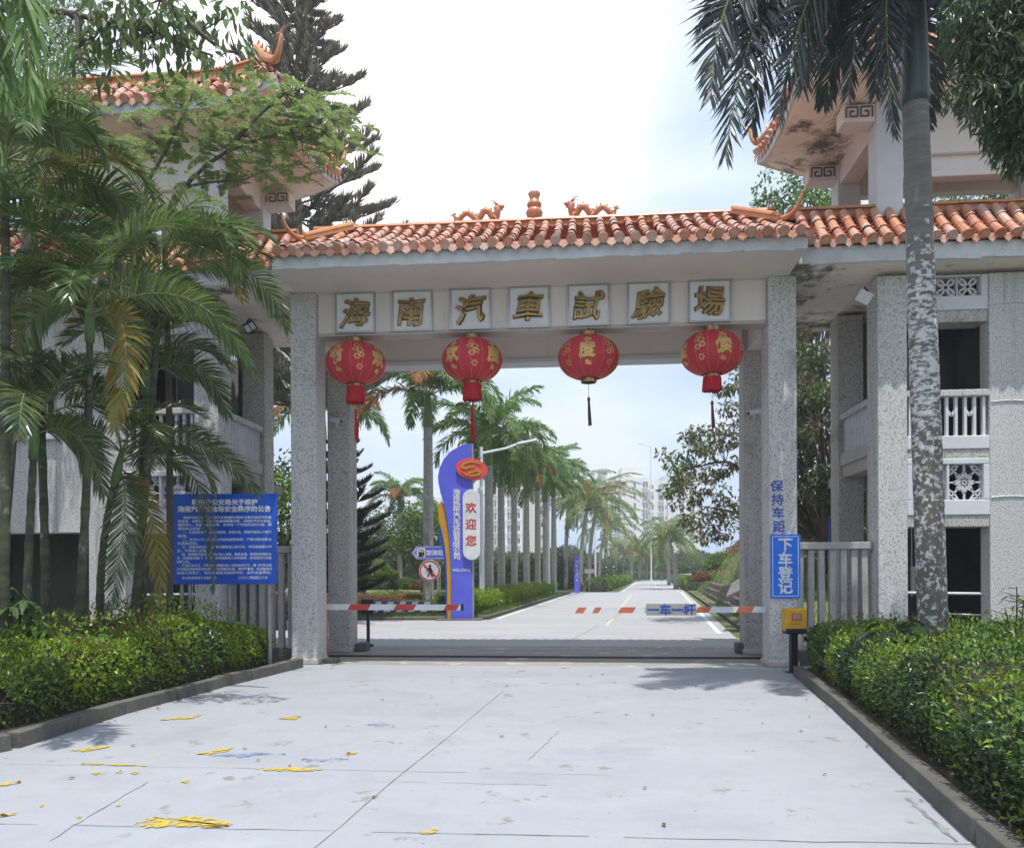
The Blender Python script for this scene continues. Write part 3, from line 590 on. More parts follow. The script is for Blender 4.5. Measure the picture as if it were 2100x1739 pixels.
for sg in (-1, 1):
    g = GB(); X = lambda d: CXG+sg*d
    a = np.array((X(3.42), YR-.15, 7.84)); b = np.array((X(4.02), 13.42, 7.30)); ridge_beam(g, a, b, .12, .10)
    horn(g, bez(b+(sg*-.08, .1, .08), b+(sg*.22, -.20, -.08), b+(sg*.27, -.28, .36), 12), .062); g.build('hip_ridge', ridgem, gate, smooth=False)
# dragons and finial on the ridge
def dragon(x, face, z):
    g = GB(); s = face
    def pt(u, v, w=0): return (x+s*u*.92, YR+w, z+v*.92)
    body = [(-.47, .17), (-.45, .08), (-.39, .06), (-.32, .13), (-.22, .215), (-.11, .15), (-.04, .085), (.04, .11), (.12, .225), (.22, .225), (.29, .11), (.33, .085), (.385, .12), (.40, .22), (.38, .29)]
    bp = np.array([pt(u, v, .03*math.sin(i*1.3)) for i, (u, v) in enumerate(body)]); t = np.linspace(0, 14, 70); bp = np.stack([np.interp(t, range(15), bp[:, i]) for i in range(3)], 1)
    for _ in range(3): bp[1:-1] = (bp[:-2]+2*bp[1:-1]+bp[2:])/4
    rad = np.interp(np.linspace(0, 1, 70), [0, .15, .45, .8, 1], [.022, .042, .058, .062, .055]); g.tube(bp, rad, 10)
    T = nrm(np.gradient(bp, axis=0))
    for i in range(3, 66, 3):
        nn = np.cross(T[i], (0, s, 0)); nn = nn*(-1 if nn[2] < -.2 else 1); q = bp[i]+nn*rad[i]*.8; g.tube([q, q+nn*.062-T[i]*.03], [.017, .002], 5)
    hd = np.array(pt(.40, .30)); g.tube([hd-(s*.03, 0, .01), hd+(s*.02, 0, .015), hd+(s*.07, 0, .0), hd+(s*.115, 0, .01)], [.045, .058, .04, .026], 9)
    g.tube([hd+(s*.02, 0, -.04), hd+(s*.09, 0, -.055)], [.03, .015], 7)
    for w in (-.03, .03):
        g.tube([hd+(-s*.01, w, .04), hd+(-s*.08, w*1.6, .10), hd+(-s*.15, w*1.8, .10)], [.016, .01, .003], 5)
        g.tube([hd+(-s*.02, w*1.4, -.01), hd+(-s*.09, w*2, -.02)], [.02, .004], 5); g.tube([hd+(s*.10, w, .0), hd+(s*.15, w*2, .05)], [.008, .003], 4)
        for u, v in ((.32, .10), (-.05, .09)): q = np.array(pt(u, v, w*1.3)); g.tube([q, q+(s*.05, w*.6, -.04), q+(s*.03, w*.7, -.10)], [.028, .022, .016], 6); g.tube([q+(s*.03, w*.7, -.10), q+(s*.085, w*.8, -.10)], [.016, .006], 5)
    for a in (100, 135, 170, 60): q = np.array(pt(-.47, .16)); g.tube([q, q+(s*math.cos(R(a))*.10, 0, math.sin(R(a))*.10)], [.02, .003], 5)
    for i in range(9): g.lathe([(.001, .05), (.03, .04), (.045, .01), (.03, -.02)], pt(-.36+i*.085, .01, rng.normal(0, .015)), 8)
    g.box(x-.40, x+.40, YR-.05, YR+.05, z-.04, z+.012); return g.build('dragon_ornament', ornam, gate, smooth=True)
dragon(WX(983, YR), 1, 7.93); dragon(WX(1216, YR), -1, 7.93)
g = GB(); fz = 7.88; g.lathe([(.0, 0), (.125, 0), (.11, .06), (.09, .09), (.135, .13), (.155, .19), (.13, .25), (.085, .275), (.125, .30), (.135, .345), (.11, .39), (.085, .41), (.088, .47), (.115, .53), (.10, .56), (.0, .565)], (WX(1099, YR), YR, fz), 24)
g.build('ridge_finial', ornam, gate, smooth=True)
# seven character plaques
for i, ch in enumerate('海南汽车試驗場'):
    ch = '車' if ch == '车' else ch
    x = -3.87+i*1.0; z = 6.05
    g = GB(); g.box(x-.335, x+.335, 13.47, 13.515, z-.335, z+.335); pl = g.build('character_plaque', plaqm, gate)
    g = GB()
    for a in (-1, 1): g.box(x+a*.335-.014, x+a*.335+.014, 13.452, 13.51, z-.349, z+.349); g.box(x-.32, x+.32, 13.453, 13.51, z+a*.335-.014, z+a*.335+.014)
    g.build('frame', silver, pl)
    o = text(ch, .50, (x+rng.normal(0, .008), 13.462, z-.01), [brown], pl, 'character_edge', warp=1+i*1.3, extrude=.004, bold=.036, shear=.14, depth=.010)
    o = text(ch, .50, (x, 13.440, z-.01), [gold], pl, 'gold_character', warp=1+i*1.3, extrude=.002, shear=.14, bevel=.012, res=2)
# blue lettering painted on the right front pillar
for i, ch in enumerate('保持车距'):
    text(ch, .20, (WX(1594+1.4*i, 13.39), 13.399, WZ(1594, 999+27.6*i, 13.4)), bluep, gate, 'painted_character', extrude=.001, bold=.022, depth=.003)

# ------------------------------------------------------------------ the two stair towers
def lattice(gb, x0, x1, z0, z1, y, kind, m=0, t=.022, dy=.05):
    cx, cz, w, h = (x0+x1)/2, (z0+z1)/2, (x1-x0)/2, (z1-z0)/2
    B = lambda a, b: gb.bar((cx+a[0]*w, y, cz+a[1]*h), (cx+b[0]*w, y, cz+b[1]*h), t, dy, up=(0, 1, 0), m=m)
    if kind == 'flower':
        for k in range(8):
            a = k*math.pi/4; e = 1 if k % 2 == 0 else 1.3; B((0, 0), (max(-1, min(1, e*math.cos(a))), max(-1, min(1, e*math.sin(a)))))
        for k in range(8):
            a = k*math.pi/4; q = [(.62*math.cos(a+o)*s_, .62*math.sin(a+o)*s_) for o, s_ in ((-.0, .25), (-.28, .72), (0, 1.0), (.28, .72), (.0, .25))]
            for u, v in zip(q[:-1], q[1:]): B(u, v)
        for sx in (-1, 1):
            for sz in (-1, 1):
                B((sx*1, sz*.35), (sx*.6, sz*.62)); B((sx*.35, sz*1), (sx*.6, sz*.62)); B((sx*1, sz*.35), (sx*.8, sz*.9)); B((sx*.35, sz*1), (sx*.9, sz*.8))
    else:
        for k in range(4):
            a = math.pi/4+k*math.pi/2; ca, sa = math.cos(a), math.sin(a)
            q = [(0, 0), (.45*math.cos(a-.35), .45*math.sin(a-.35)), (.85*math.cos(a-.3), .85*math.sin(a-.3)), (1.15*ca, 1.15*sa), (.85*math.cos(a+.3), .85*math.sin(a+.3)), (.45*math.cos(a+.35), .45*math.sin(a+.35)), (0, 0)]
            for u, v in zip(q[:-1], q[1:]): B(u, v)
def tower(sg, name, label):
    X = lambda d: CXG+sg*d
    t = thing(name, label, 'tower', (X(8.2), 15.5, 0), group='roofed towers flanking the gateway')
    def B(nm, m, *bx, bevel=.015, mi=None):
        g = GB()
        for i, (a, b, y0, y1, z0, z1) in enumerate(bx): g.box(X(a), X(b), y0, y1, z0, z1, mi[i] if mi else 0)
        return g.build(nm, m, t, bevel=bevel)
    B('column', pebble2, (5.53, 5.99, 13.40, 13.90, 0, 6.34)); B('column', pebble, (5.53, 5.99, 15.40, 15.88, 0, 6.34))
    for y0, y1 in ((13.45, 13.9), (15.42, 15.86)): 
        pass
    B('wall', pebble2, (7.27, 12.6, 13.43, 13.75, 0, 6.34)) if sg > 0 else B('wall', pebble2, (7.27, 7.95, 13.43, 13.75, 0, 6.34), (7.95, 8.55, 13.43, 13.75, 2.3, 6.34), (8.55, 9.55, 13.43, 13.75, 2.3, 4.05), (8.55, 9.55, 13.43, 13.75, 5.55, 6.34), (9.55, 11.8, 13.43, 13.75, 2.3, 6.34), (11.8, 12.6, 13.43, 13.75, 0, 6.34))
    # bay between column and wall
    fr = B('lattice_frame', pav_paint, (5.992, 7.268, 13.45, 13.62, 5.77, 6.0), (5.992, 6.10, 13.45, 13.62, 6.0, 6.335), (7.16, 7.268, 13.45, 13.62, 6.0, 6.335), (6.10, 7.16, 13.45, 13.62, 6.31, 6.335))
    g = GB(); 
    for a, b in ((6.12, 6.46), (6.48, 6.80), (6.82, 7.14)): lattice(g, min(X(a), X(b)), max(X(a), X(b)), 6.0, 6.31, 13.54, 'x', t=.03)
    g.box(X(6.46), X(6.48), 13.50, 13.58, 6.0, 6.31); g.box(X(6.80), X(6.82), 13.50, 13.58, 6.0, 6.31); g.build('lattice', pav_paint, fr)
    B('beam', pebble, (5.992, 7.268, 13.47, 13.88, 5.58, 5.768)); B('beam', pebble, (5.992, 7.268, 13.44, 13.88, 3.38, 3.52)); B('beam', pebble, (5.992, 7.268, 13.44, 13.88, 2.27, 2.458))
    # balcony front
    bal = B('balustrade', pav_paint, (5.992, 7.268, 13.42, 13.62, 3.522, 3.74))
    hr = B('handrail', pebble2, (5.992, 7.268, 13.41, 13.56, 4.37, 4.48))
    g = GB(); k = 9
    for i in range(k):
        d = 6.06+i*(1.14/(k-1)); g.box(X(d-.022), X(d+.022), 13.46, 13.52, 3.742, 4.37)
    for i in range(0, k-1, 2):
        d0 = 6.06+i*(1.14/(k-1)); d1 = d0+1.14/(k-1); dm = (d0+d1)/2
        g.bar((X(d0), 13.49, 4.17), (X(dm), 13.49, 4.07), .04, .04, (0, 1, 0)); g.bar((X(d1), 13.49, 4.17), (X(dm), 13.49, 4.07), .04, .04, (0, 1, 0))
    g.build('baluster_row', pav_paint, bal)
    fr = B('lattice_frame', pav_paint, (5.992, 7.268, 13.42, 13.60, 2.46, 2.71), (5.992, 7.268, 13.42, 13.60, 3.28, 3.378), (5.992, 6.08, 13.42, 13.60, 2.71, 3.28), (7.17, 7.268, 13.42, 13.60, 2.71, 3.28), (6.61, 6.65, 13.43, 13.59, 2.71, 3.28))
    g = GB(); lattice(g, min(X(6.08), X(6.61)), max(X(6.08), X(6.61)), 2.71, 3.28, 13.52, 'flower'); lattice(g, min(X(6.65), X(7.17)), max(X(6.65), X(7.17)), 2.71, 3.28, 13.52, 'flower'); g.build('lattice', pav_paint, fr)
    # balcony towards the carriageway
    bs = B('balustrade', edge, (5.60, 5.92, 13.902, 15.398, 3.30, 3.52), (5.56, 5.76, 13.902, 15.398, 3.52, 3.74))
    B('handrail', pebble2, (5.55, 5.73, 13.902, 15.398, 4.37, 4.48))
    g = GB(); k = 10
    for i in range(k):
        y = 13.98+i*1.34/(k-1); g.box(X(5.61), X(5.67), y-.022, y+.022, 3.742, 4.37)
    for i in range(0, k-1, 2):
        y0 = 13.98+i*1.34/(k-1); y1 = y0+1.34/(k-1); ym = (y0+y1)/2
        g.bar((X(5.64), y0, 4.17), (X(5.64), ym, 4.07), .04, .04, (1, 0, 0)); g.bar((X(5.64), y1, 4.17), (X(5.64), ym, 4.07), .04, .04, (1, 0, 0))
    g.build('baluster_row', pav_paint, bs)
    # interior
    B('floor_slab', intw, (5.94, 12.5, 13.76, 17.4, 3.30, 3.50)); B('back_wall', intw, (6.75, 12.5, 17.3, 17.5, 0, 6.34)); B('end_wall', intw, (12.3, 12.5, 13.76, 17.3, 0, 6.34))
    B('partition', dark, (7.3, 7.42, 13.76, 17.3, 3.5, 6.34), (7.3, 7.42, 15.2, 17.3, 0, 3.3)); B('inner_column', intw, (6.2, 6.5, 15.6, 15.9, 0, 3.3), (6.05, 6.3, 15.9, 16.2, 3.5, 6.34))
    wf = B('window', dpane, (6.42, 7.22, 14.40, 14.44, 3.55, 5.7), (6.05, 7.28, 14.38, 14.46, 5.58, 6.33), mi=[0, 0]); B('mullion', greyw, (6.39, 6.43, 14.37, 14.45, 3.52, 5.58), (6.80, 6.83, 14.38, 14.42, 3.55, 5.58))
    # ground floor barrier pipe and conduits
    g = GB(); g.tube([(X(5.995), 13.66, 1.21), (X(7.265), 13.66, 1.19)], .022, 8); g.tube([(X(6.45), 14.1, .86), (X(7.265), 13.72, .84)], .013, 6); g.build('pipe_rail', whitep, t)
    g = GB()
    for d, z0 in ((6.62, .9), (6.72, 1.1), (6.88, 1.0)): g.tube([(X(d), 15.1, z0), (X(d), 15.1, 3.29)], .012, 6)
    g.box(X(6.70), X(6.76), 15.05, 15.12, 1.15, 1.65); g.box(X(6.88), X(7.05), 15.05, 15.12, 1.68, 1.73); g.build('conduit', whitep, t)
    if sg > 0:
        for z in (5.83, 4.27, 2.74):
            g = GB(); px = np.linspace(X(7.29), X(8.6), 9); g.tube([(x, 13.42, z+.02*math.sin(i*.9)+.03*(i/8)*(z > 5)) for i, x in enumerate(px)], .009, 5); g.build('wall_cable', whitep, t)
    else:
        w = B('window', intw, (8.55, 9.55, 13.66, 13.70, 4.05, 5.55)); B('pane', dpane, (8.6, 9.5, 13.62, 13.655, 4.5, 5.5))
        g = GB()
        for i in range(7): g.tube([(X(8.6+i*.15), 13.48, 4.05), (X(8.6+i*.15), 13.48, 5.55)], .010, 5)
        for z in (4.4, 4.8, 5.2): g.tube([(X(8.56), 13.48, z), (X(9.54), 13.48, z)], .010, 5)
        g.build('window_bars', whitep, w); B('sill', pav_paint, (8.5, 9.6, 13.33, 13.5, 3.95, 4.05))
    # wing roof: a steep tiled pent leaning on the column line
    WY, WR = 12.95, 13.62
    B('wing_soffit', [mould], (4.135, 12.6, WY+.02, YB, 6.41, 6.47), bevel=0); B('flat_roof', greyw, (4.3, 12.6, WR+.1, YB-.3, 6.9, 7.0), bevel=0)
    g = GB(); xs_ = np.linspace(4.16, 12.6, 44)
    for i in range(43): a = rng.normal(0, .007); g.box(X(xs_[i]), X(xs_[i+1]), WY-.04, WY+.03, 6.40+a, 6.66)
    g.build('fascia', fasc, t)
    g = GB(); e0, e1 = 4.20, 8.22; n = 17; s_ = (e1-e0)/n
    for i in range(n): tile_row(g, (X(e0+(i+.5)*s_), WR-.12, 7.40), (X(e0+(i+.5)*s_), WY-.10, 6.72), (1, 0, 0), r=.078, spc=s_)
    n = 16
    for i in range(n):                                               # beyond the valley the pent turns towards the forecourt
        f = max(0, 1-i/3.2); tp = np.array((X(8.30+.17*i), WR-.12-.12*i*.6, 7.42+.03*i)); bt = np.array((X(8.25+.13*i+.02), WY-.10-.16*i, 6.72+.02*i)); 
        tile_row(g, tp, bt*(1-.5*f)+tp*.5*f, (1, 0, 0), r=.074, spc=.22)
    g.add([(X(4.17), WY-.08, 6.66), (X(12.4), WY-.08, 6.66), (X(12.4), WR, 7.38), (X(4.17), WR, 7.38)], [(0, 1, 2, 3)], 1)
    g.add([(X(4.17), YB-.3, 6.9), (X(12.4), YB-.3, 6.9), (X(12.4), WR, 7.38), (X(4.17), WR, 7.38)], [(0, 1, 2, 3)], 1)
    g.add([(X(4.17), WY-.08, 6.66), (X(4.17), WR, 7.38), (X(4.17), YB-.3, 6.9)], [(0, 1, 2)], 1)
    g.build('wing_roof', [tile, panm], t)
    g = GB(); ridge_beam(g, (X(4.18), WR, 7.36), (X(8.2), WR, 7.36), .18, .19); ridge_beam(g, (X(8.21), WR, 7.36), (X(12.0), WR-1.6, 7.54), .18, .19); g.build('ridge', ridgem, t)
    # open pavilion above the wing roof
    pc = []
    for d in (5.76, 9.0):
        for y in (13.66, 15.64):
            B('pavilion_column', pav_paint, (d-.21, d+.21, y-.2, y+.2, 6.48, 9.2), bevel=.02)
    B('pavilion_beam', [plaster], (5.972, 8.788, 13.52, 13.76, 8.34, 9.25), (5.972, 8.788, 13.60, 13.74, 8.08, 8.338), (5.972, 8.788, 13.56, 13.78, 7.98, 8.078))
    B('pavilion_beam', plaster, (5.972, 8.788, 15.54, 15.76, 8.62, 9.25)); B('pavilion_beam', [plaster], (5.59, 5.93, 13.865, 15.435, 8.80, 9.21)); B('pavilion_beam', plaster, (8.83, 9.17, 13.865, 15.435, 8.8, 9.21))
    # scroll corbels
    for y in (13.66, 15.64):
        g = GB(); a, b = 5.03, 5.547; g.box(X(a), X(b), y-.17, y+.17, 8.90, 9.18)
        cb = g.build('corbel', plaster, t, bevel=.012); g = GB(); yy = y-.178
        def L(u0, v0, u1, v1): g.bar((X(a+(b-a)*u0), yy, 8.90+.28*v0), (X(a+(b-a)*u1), yy, 8.90+.28*v1), .022, .02, (0, 1, 0))
        for o, mm in ((0, 1), (1, -1)):
            q = lambda u: o+mm*u
            for u0, v0, u1, v1 in ((.1, .25, .1, .85), (.1, .85, .45, .85), (.45, .85, .45, .3), (.45, .3, .22, .3), (.22, .3, .22, .6), (.22, .6, .34, .6)): L(q(u0), v0, q(u1), v1)
        g.build('scroll_pattern', brown, cb)
    # pavilion roof
    dI, dO, yF, yB, ym, ze, zr = 4.28, 10.5, 12.78, 16.12, 14.45, 9.26, 10.66
    def eave(d, y):                                                  # eave height with upswept corners
        c = min(math.hypot(d-a, y-b) for a in (dI, dO) for b in (yF, yB)); return ze + .34*max(0, 1-c/1.4)**2
    def und(poly, m=0): 
        g.add([(X(p[0]), p[1], p[2]) for p in poly], [tuple(range(len(poly)))], m)
    g = GB(); N = 26
    ring = [(dI+(dO-dI)*i/N, yF) for i in range(N)]+[(dO, yF+(yB-yF)*i/16) for i in range(16)]+[(dO-(dO-dI)*i/N, yB) for i in range(N)]+[(dI, yB-(yB-yF)*i/16) for i in range(16)]
    inn = [(min(9.1, max(5.65, d)), min(15.75, max(13.56, y))) for d, y in ring]; M = len(ring)
    for i in range(M):
        j = (i+1) % M; (d0, y0), (d1, y1) = ring[i], ring[j]; z0, z1 = eave(d0, y0), eave(d1, y1); mid = lambda p, q: ((p[0]+q[0])/2, (p[1]+q[1])/2)
        m0, m1 = mid(ring[i], inn[i]), mid(ring[j], inn[j])
        und([(d0, y0, z0), (d1, y1, z1), (*m1, ze-.02+(z1-ze)*.3), (*m0, ze-.02+(z0-ze)*.3)]); und([(*m0, ze-.02+(z0-ze)*.3), (*m1, ze-.02+(z1-ze)*.3), (*inn[j], 9.20), (*inn[i], 9.20)])
    und([(5.65, 13.56, 9.20), (9.1, 13.56, 9.20), (9.1, 15.75, 9.20), (5.65, 15.75, 9.20)])
    rf = None
    so = g.build('pavilion_soffit', mould, t)
    g = GB(); off = lambda p: (p[0]+(-.05 if p[0] == dI else .05 if p[0] == dO else 0), p[1]+(-.05 if p[1] == yF else .05 if p[1] == yB else 0))
    for i in range(M):
        j = (i+1) % M; a, b = ring[i], ring[j]; z0, z1 = eave(*a), eave(*b); A, Bq = off(a), off(b)
        g.add([(X(a[0]), a[1], z0), (X(b[0]), b[1], z1), (X(Bq[0]), Bq[1], z1+.01), (X(A[0]), A[1], z0+.01), (X(A[0]), A[1], z0+.19), (X(Bq[0]), Bq[1], z1+.19)], [(0, 1, 2, 3), (3, 2, 5, 4)])
    g.build('pavilion_fascia', fasc, t)
    g = GB(); rd, zb, hs = .46, .20, .56
    cl_ = lambda v, lo, hi: min(hi, max(lo, v))
    inr = lambda d, y: (cl_(d, dI+rd, dO-rd), cl_(y, yF+rd, yB-rd))
    nF, nS = 26, 14
    for i in range(nF):
        s_ = (dO-dI)/nF; d = dI+s_*(i+.5); d2 = cl_(d, dI+rd*.8, dO-rd*.8)
        for y0, sy in ((yF, 1), (yB, -1)): tile_row(g, (X(d2), y0+sy*rd, eave(d, y0)+zb+hs), (X(d), y0-sy*.09, eave(d, y0)+zb), (1, 0, 0), spc=s_, pans=True)
    for i in range(nS):
        s_ = (yB-yF)/nS; y = yF+s_*(i+.5); y2 = cl_(y, yF+rd*.8, yB-rd*.8)
        for d0, sd_ in ((dI, 1), (dO, -1)): tile_row(g, (X(d0+sd_*rd), y2, eave(d0, y)+zb+hs), (X(d0-sd_*.09), y, eave(d0, y)+zb), (0, 1, 0), spc=s_, pans=True)
    for i in range(M):
        p, q = ring[i], ring[(i+1) % M]
        und([(*p, eave(*p)+zb-.05), (*q, eave(*q)+zb-.05), (*inr(*q), eave(*q)+zb+hs-.04), (*inr(*p), eave(*p)+zb+hs-.04)], 1)
    und([(dI+rd, yF+rd, ze+zb+hs-.06), (dO-rd, yF+rd, ze+zb+hs-.06), (dO-rd, yB-rd, ze+zb+hs-.06), (dI+rd, yB-rd, ze+zb+hs-.06)], 1)
    g.build('pavilion_roof', [tile, panm], t)
    g = GB()
    for i in range(0, M, 2):
        p, q = ring[i], ring[(i+2) % M]; a, b = inr(*p), inr(*q)
        if math.hypot(a[0]-b[0], a[1]-b[1]) > .05: ridge_beam(g, (X(a[0]), a[1], eave(*p)+zb+hs-.03), (X(b[0]), b[1], eave(*q)+zb+hs-.03), .17, .20)
    g.build('pavilion_ridge', ridgem, t)
    g = GB(); zr_ = ze+zb+hs+.22; g.tube([(X(dI+1.2), yF+rd, zr_+.34), (X(7.4), yF+rd, zr_+.30), (X(dO-1.2), yF+rd, zr_+.34)], .006, 4)
    for k in range(4): d = dI+1.3+k*1.2; g.tube([(X(d), yF+rd, zr_-.05), (X(d), yF+rd, zr_+.32)], .006, 4)
    g.build('lightning_wire', sgrey, t)
    for d0, y0 in ((dI, yF), (dI, yB), (dO, yF), (dO, yB)):
        g = GB(); sd_ = 1 if d0 == dI else -1; sy = 1 if y0 == yF else -1
        a = np.array((X(d0+sd_*rd), y0+sy*rd, eave(d0, y0)+zb+hs+.16)); c = np.array((X(d0+sd_*.02), y0+sy*.02, eave(d0, y0)+.40)); tip = c+(-sg*sd_*.20, -sy*.14, .40)
        horn(g, np.concatenate([bez(a, (a+c)/2+(0, 0, -.08), c+(-sg*sd_*.05, -sy*.04, .02), 8)[:-1], bez(c+(-sg*sd_*.05, -sy*.04, .02), c+(-sg*sd_*.17, -sy*.12, .06), tip, 8)]), .095)
        g.tube([tip+(0, 0, -.03), tip+(sg*sd_*.09, sy*.05, -.01), tip+(sg*sd_*.12, sy*.06, -.08)], [.035, .03, .01], 6); g.tube([tip, tip+(-sg*sd_*.05, -sy*.03, .09)], [.03, .006], 6)
        for k in range(4): q = a+(c-a)*(k/4.)+(0, 0, .07); g.tube([q, q+(-sg*sd_*.03, -sy*.02, .09)], [.035, .01], 5)
        g.build('hip_ridge', ridgem, t)
    return t
tower(-1, 'stair_tower', 'pebbledash stair tower behind the clump of palms, tiled pavilion on top, barred window')
tower(1, 'stair_tower', 'pebbledash stair tower behind the royal palm trunk, tiled pavilion with mouldy eaves on top')

# ================================================================== LANTERNS
def lantern(x, z, ch, skirt, tail, label):
    t = thing('lantern', label, 'lantern', (x, 13.52, 5.69), group='red lanterns under the gate beam')
    RX, RZ, y = .515, .365, 13.53
    prof = [(RX*math.cos(a)**.85 if abs(a) < 1.5 else 0, RZ*math.sin(a)) for a in np.linspace(-1.30, 1.30, 25)]
    g = GB(); seg = 96; v = []
    for r, zz in prof:
        for k in range(seg): a = k*2*math.pi/seg; rr = r*(1+.012*abs(math.cos(a*8))-.012); v.append((x+rr*math.cos(a), y+rr*math.sin(a), z+zz))
    g.add(v, [(i*seg+j, i*seg+(j+1) % seg, (i+1)*seg+(j+1) % seg, (i+1)*seg+j) for i in range(24) for j in range(seg)]); body = g.build('silk_body', red, t, smooth=True)
    g = GB()
    for k in range(16):
        a = k*2*math.pi/16+.1; g.tube([(x+(r*1.001)*math.cos(a), y+(r*1.001)*math.sin(a), z+zz) for r, zz in prof], .002, 4, 0, False)
    o = g.build('gilt_rib', goldp, body); o['kind'] = 'stuff'
    for nm, zz, h, r in (('top_cap', RZ*math.sin(1.3)-.015, .085, .145), ('bottom_cap', -RZ*math.sin(1.3)-.065, .08, .135)):
        g = GB(); g.lathe([(r*.9, 0), (r, 0), (r, h*.3), (r*.95, h*.35), (r*.95, h*.65), (r, h*.7), (r, h), (r*.7, h), (0, h)], (x, y, z+zz), 28); g.build(nm, gold, t, smooth=False)
    zt = z+RZ*math.sin(1.3)+.06
    g = GB(); top = 5.69; g.tube([(x-.05, y, zt), (x-.02, y, (zt+top)/2), (x, y-.02, top)], .007, 5); g.tube([(x+.05, y, zt), (x+.03, y, (zt*.4+top*.6)), (x, y-.02, top)], .006, 5); g.tube([(x, y-.02, top-.06), (x, y-.02, top+.02)], .012, 6); g.build('hanger', wire, t)
    zb = z-RZ*math.sin(1.3)-.06
    if skirt:
        g = GB(); n = 60
        for k in range(n):
            a = k*2*math.pi/n; r0 = .145; r1 = .16+rng.normal(0, .005); L = .27+rng.normal(0, .012); zig = rng.normal(0, .01)
            g.bar((x+r0*math.cos(a), y+r0*math.sin(a), zb+.01), (x+r1*math.cos(a+zig), y+r1*math.sin(a+zig), zb-L*(.82 if skirt == 2 else 1)), .018, .006, (math.cos(a), math.sin(a), 0))
        g.build('tassel_skirt', redt, t)
    if tail:
        m, L, off, w = tail; g = GB(); z0 = zb-(.30 if skirt else .05)-off
        g.tube([(x, y, zb), (x, y, z0)], .004, 4); g.lathe([(.0, .02), (.022, .015), (.026, -.03), (.02, -.05)], (x, y, z0), 8)
        for k in range(14):
            a = k*2*math.pi/14; g.tube([(x+.012*math.cos(a), y+.012*math.sin(a), z0-.03), (x+w*math.cos(a)+.01, y+w*math.sin(a), z0-L*.6), (x+w*1.1*math.cos(a)+.02, y+w*math.sin(a), z0-L*rng.uniform(.92, 1))], .006, 4)
        g.build('tassel_tail', m, t)
    # gilt characters and rosettes wrapped on the silk
    def wrap(p, az):
        zz = np.clip(p[:, 1], -RZ*.93, RZ*.93); al = np.arcsin(zz/RZ); r = RX*np.cos(al)**.85*1.006+p[:, 2]; a = az+p[:, 0]/RX
        return np.stack([x+r*np.sin(a), y-r*np.cos(a), z+zz], 1)
    for k, c in enumerate(ch):
        az = k*math.pi/2+ch_az[ch[0]]
        me = text_mesh(c, .27, extrude=.0015, bold=.07); n = len(me.vertices); v = np.zeros(n*3); me.vertices.foreach_get('co', v); v = v.reshape(-1, 3); v[:, :2] -= (v.max(0)+v.min(0))[:2]/2; v[:, 2] *= .05; v[:, 1] += .02
        me.vertices.foreach_set('co', wrap(v, az).ravel()); me.materials.clear(); me.materials.append(goldp); me.name = 'gilt_character'; me.update(); link(me, 'gilt_character', body)
        g = GB()
        for (cx, cz, rr) in ((.0, .205, .05), (-.04, .19, .035), (.045, .19, .035), (0, -.185, .05), (.045, -.2, .035)):
            g.add(wrap(np.array([(cx+rr*(1+.3*math.cos(5*q))*math.cos(q)*.9, cz+rr*.7*math.sin(q), .002) for q in np.linspace(0, 2*math.pi, 25)[:-1]]), az), [tuple(range(24))])
        g.build('gilt_rosette', goldp, body); g = GB(); a2 = az+math.pi/4
        for (cx, cz, rr) in ((-.02, .20, .05), (-.05, .13, .045), (.03, .11, .055), (.06, .03, .045), (-.02, .0, .05), (.03, -.16, .05)):
            q = np.linspace(0, 2*math.pi, 33)[:-1]; ou = np.stack([cx+rr*(1+.28*np.cos(6*q))*np.cos(q), cz+rr*.85*(1+.28*np.cos(6*q))*np.sin(q), np.full(32, .002)], 1); inn_ = np.stack([cx+rr*.62*(1+.28*np.cos(6*q))*np.cos(q), cz+rr*.52*(1+.28*np.cos(6*q))*np.sin(q), np.full(32, .002)], 1)
            g.add(np.concatenate([wrap(ou, a2), wrap(inn_, a2)]), [(i, (i+1) % 32, (i+1) % 32+32, i+32) for i in range(32)])
        o = g.build('gilt_rosette', goldp, body)
ch_az = {'节': -.42, '欢': -.62, '度': -.05, '佳': .22}
lantern(WX(731, 13.53), 5.19, '节欢度佳', 1, (redt, .54, .10, .028), 'first lantern from the left, bright red with long red tail, hanging before the pillar')
lantern(WX(970, 13.53), 5.19, '欢度佳节', 1, (redt, .58, .10, .028), 'red lantern with red skirt and long red tail, above the blue welcome sign')
lantern(WX(1209, 13.53), 5.18, '度佳节欢', 0, (dkt, .47, .22, .022), 'red lantern without a tassel skirt, only a thin dark tail below')
lantern(WX(1462, 13.53), 5.20, '佳节欢度', 2, (dkt, .45, .10, .022), 'red lantern with short frayed skirt and thin dark tail, next to the right pillar')
lanterns = None

# ================================================================== BARRIERS, SIGNS, FENCES AT THE GATE
def arm(gb, x0, x1, y, z0, z1, stripes, h=.105, d=.05):
    n = 24; L = x1-x0
    def q(u): return x0+L*u, z0+(z1-z0)*u
    u = 0; segs = []
    for a, b, m in stripes: segs.append((a, b, m))
    for a, b, m in segs:
        (xa, za), (xb, zb) = q(a), q(b); sl = .03 if m else .03
        gb.hexa([(xa-sl, y, za-h/2), (xb-sl, y, zb-h/2), (xb-sl, y+d, zb-h/2), (xa-sl, y+d, za-h/2), (xa+sl, y, za+h/2), (xb+sl, y, zb+h/2), (xb+sl, y+d, zb+h/2), (xa+sl, y+d, za+h/2)], m)
t = thing('boom_barrier', 'white boom barrier with red stripes at the left pillar, in front of the blue sign', 'barrier', (-4.5, 14.2, 0), group='boom barriers closing the gate lanes')
xa, xb = WX(655, 14.2), WX(946, 14.2); z0 = WZ(700, 1243, 14.2)
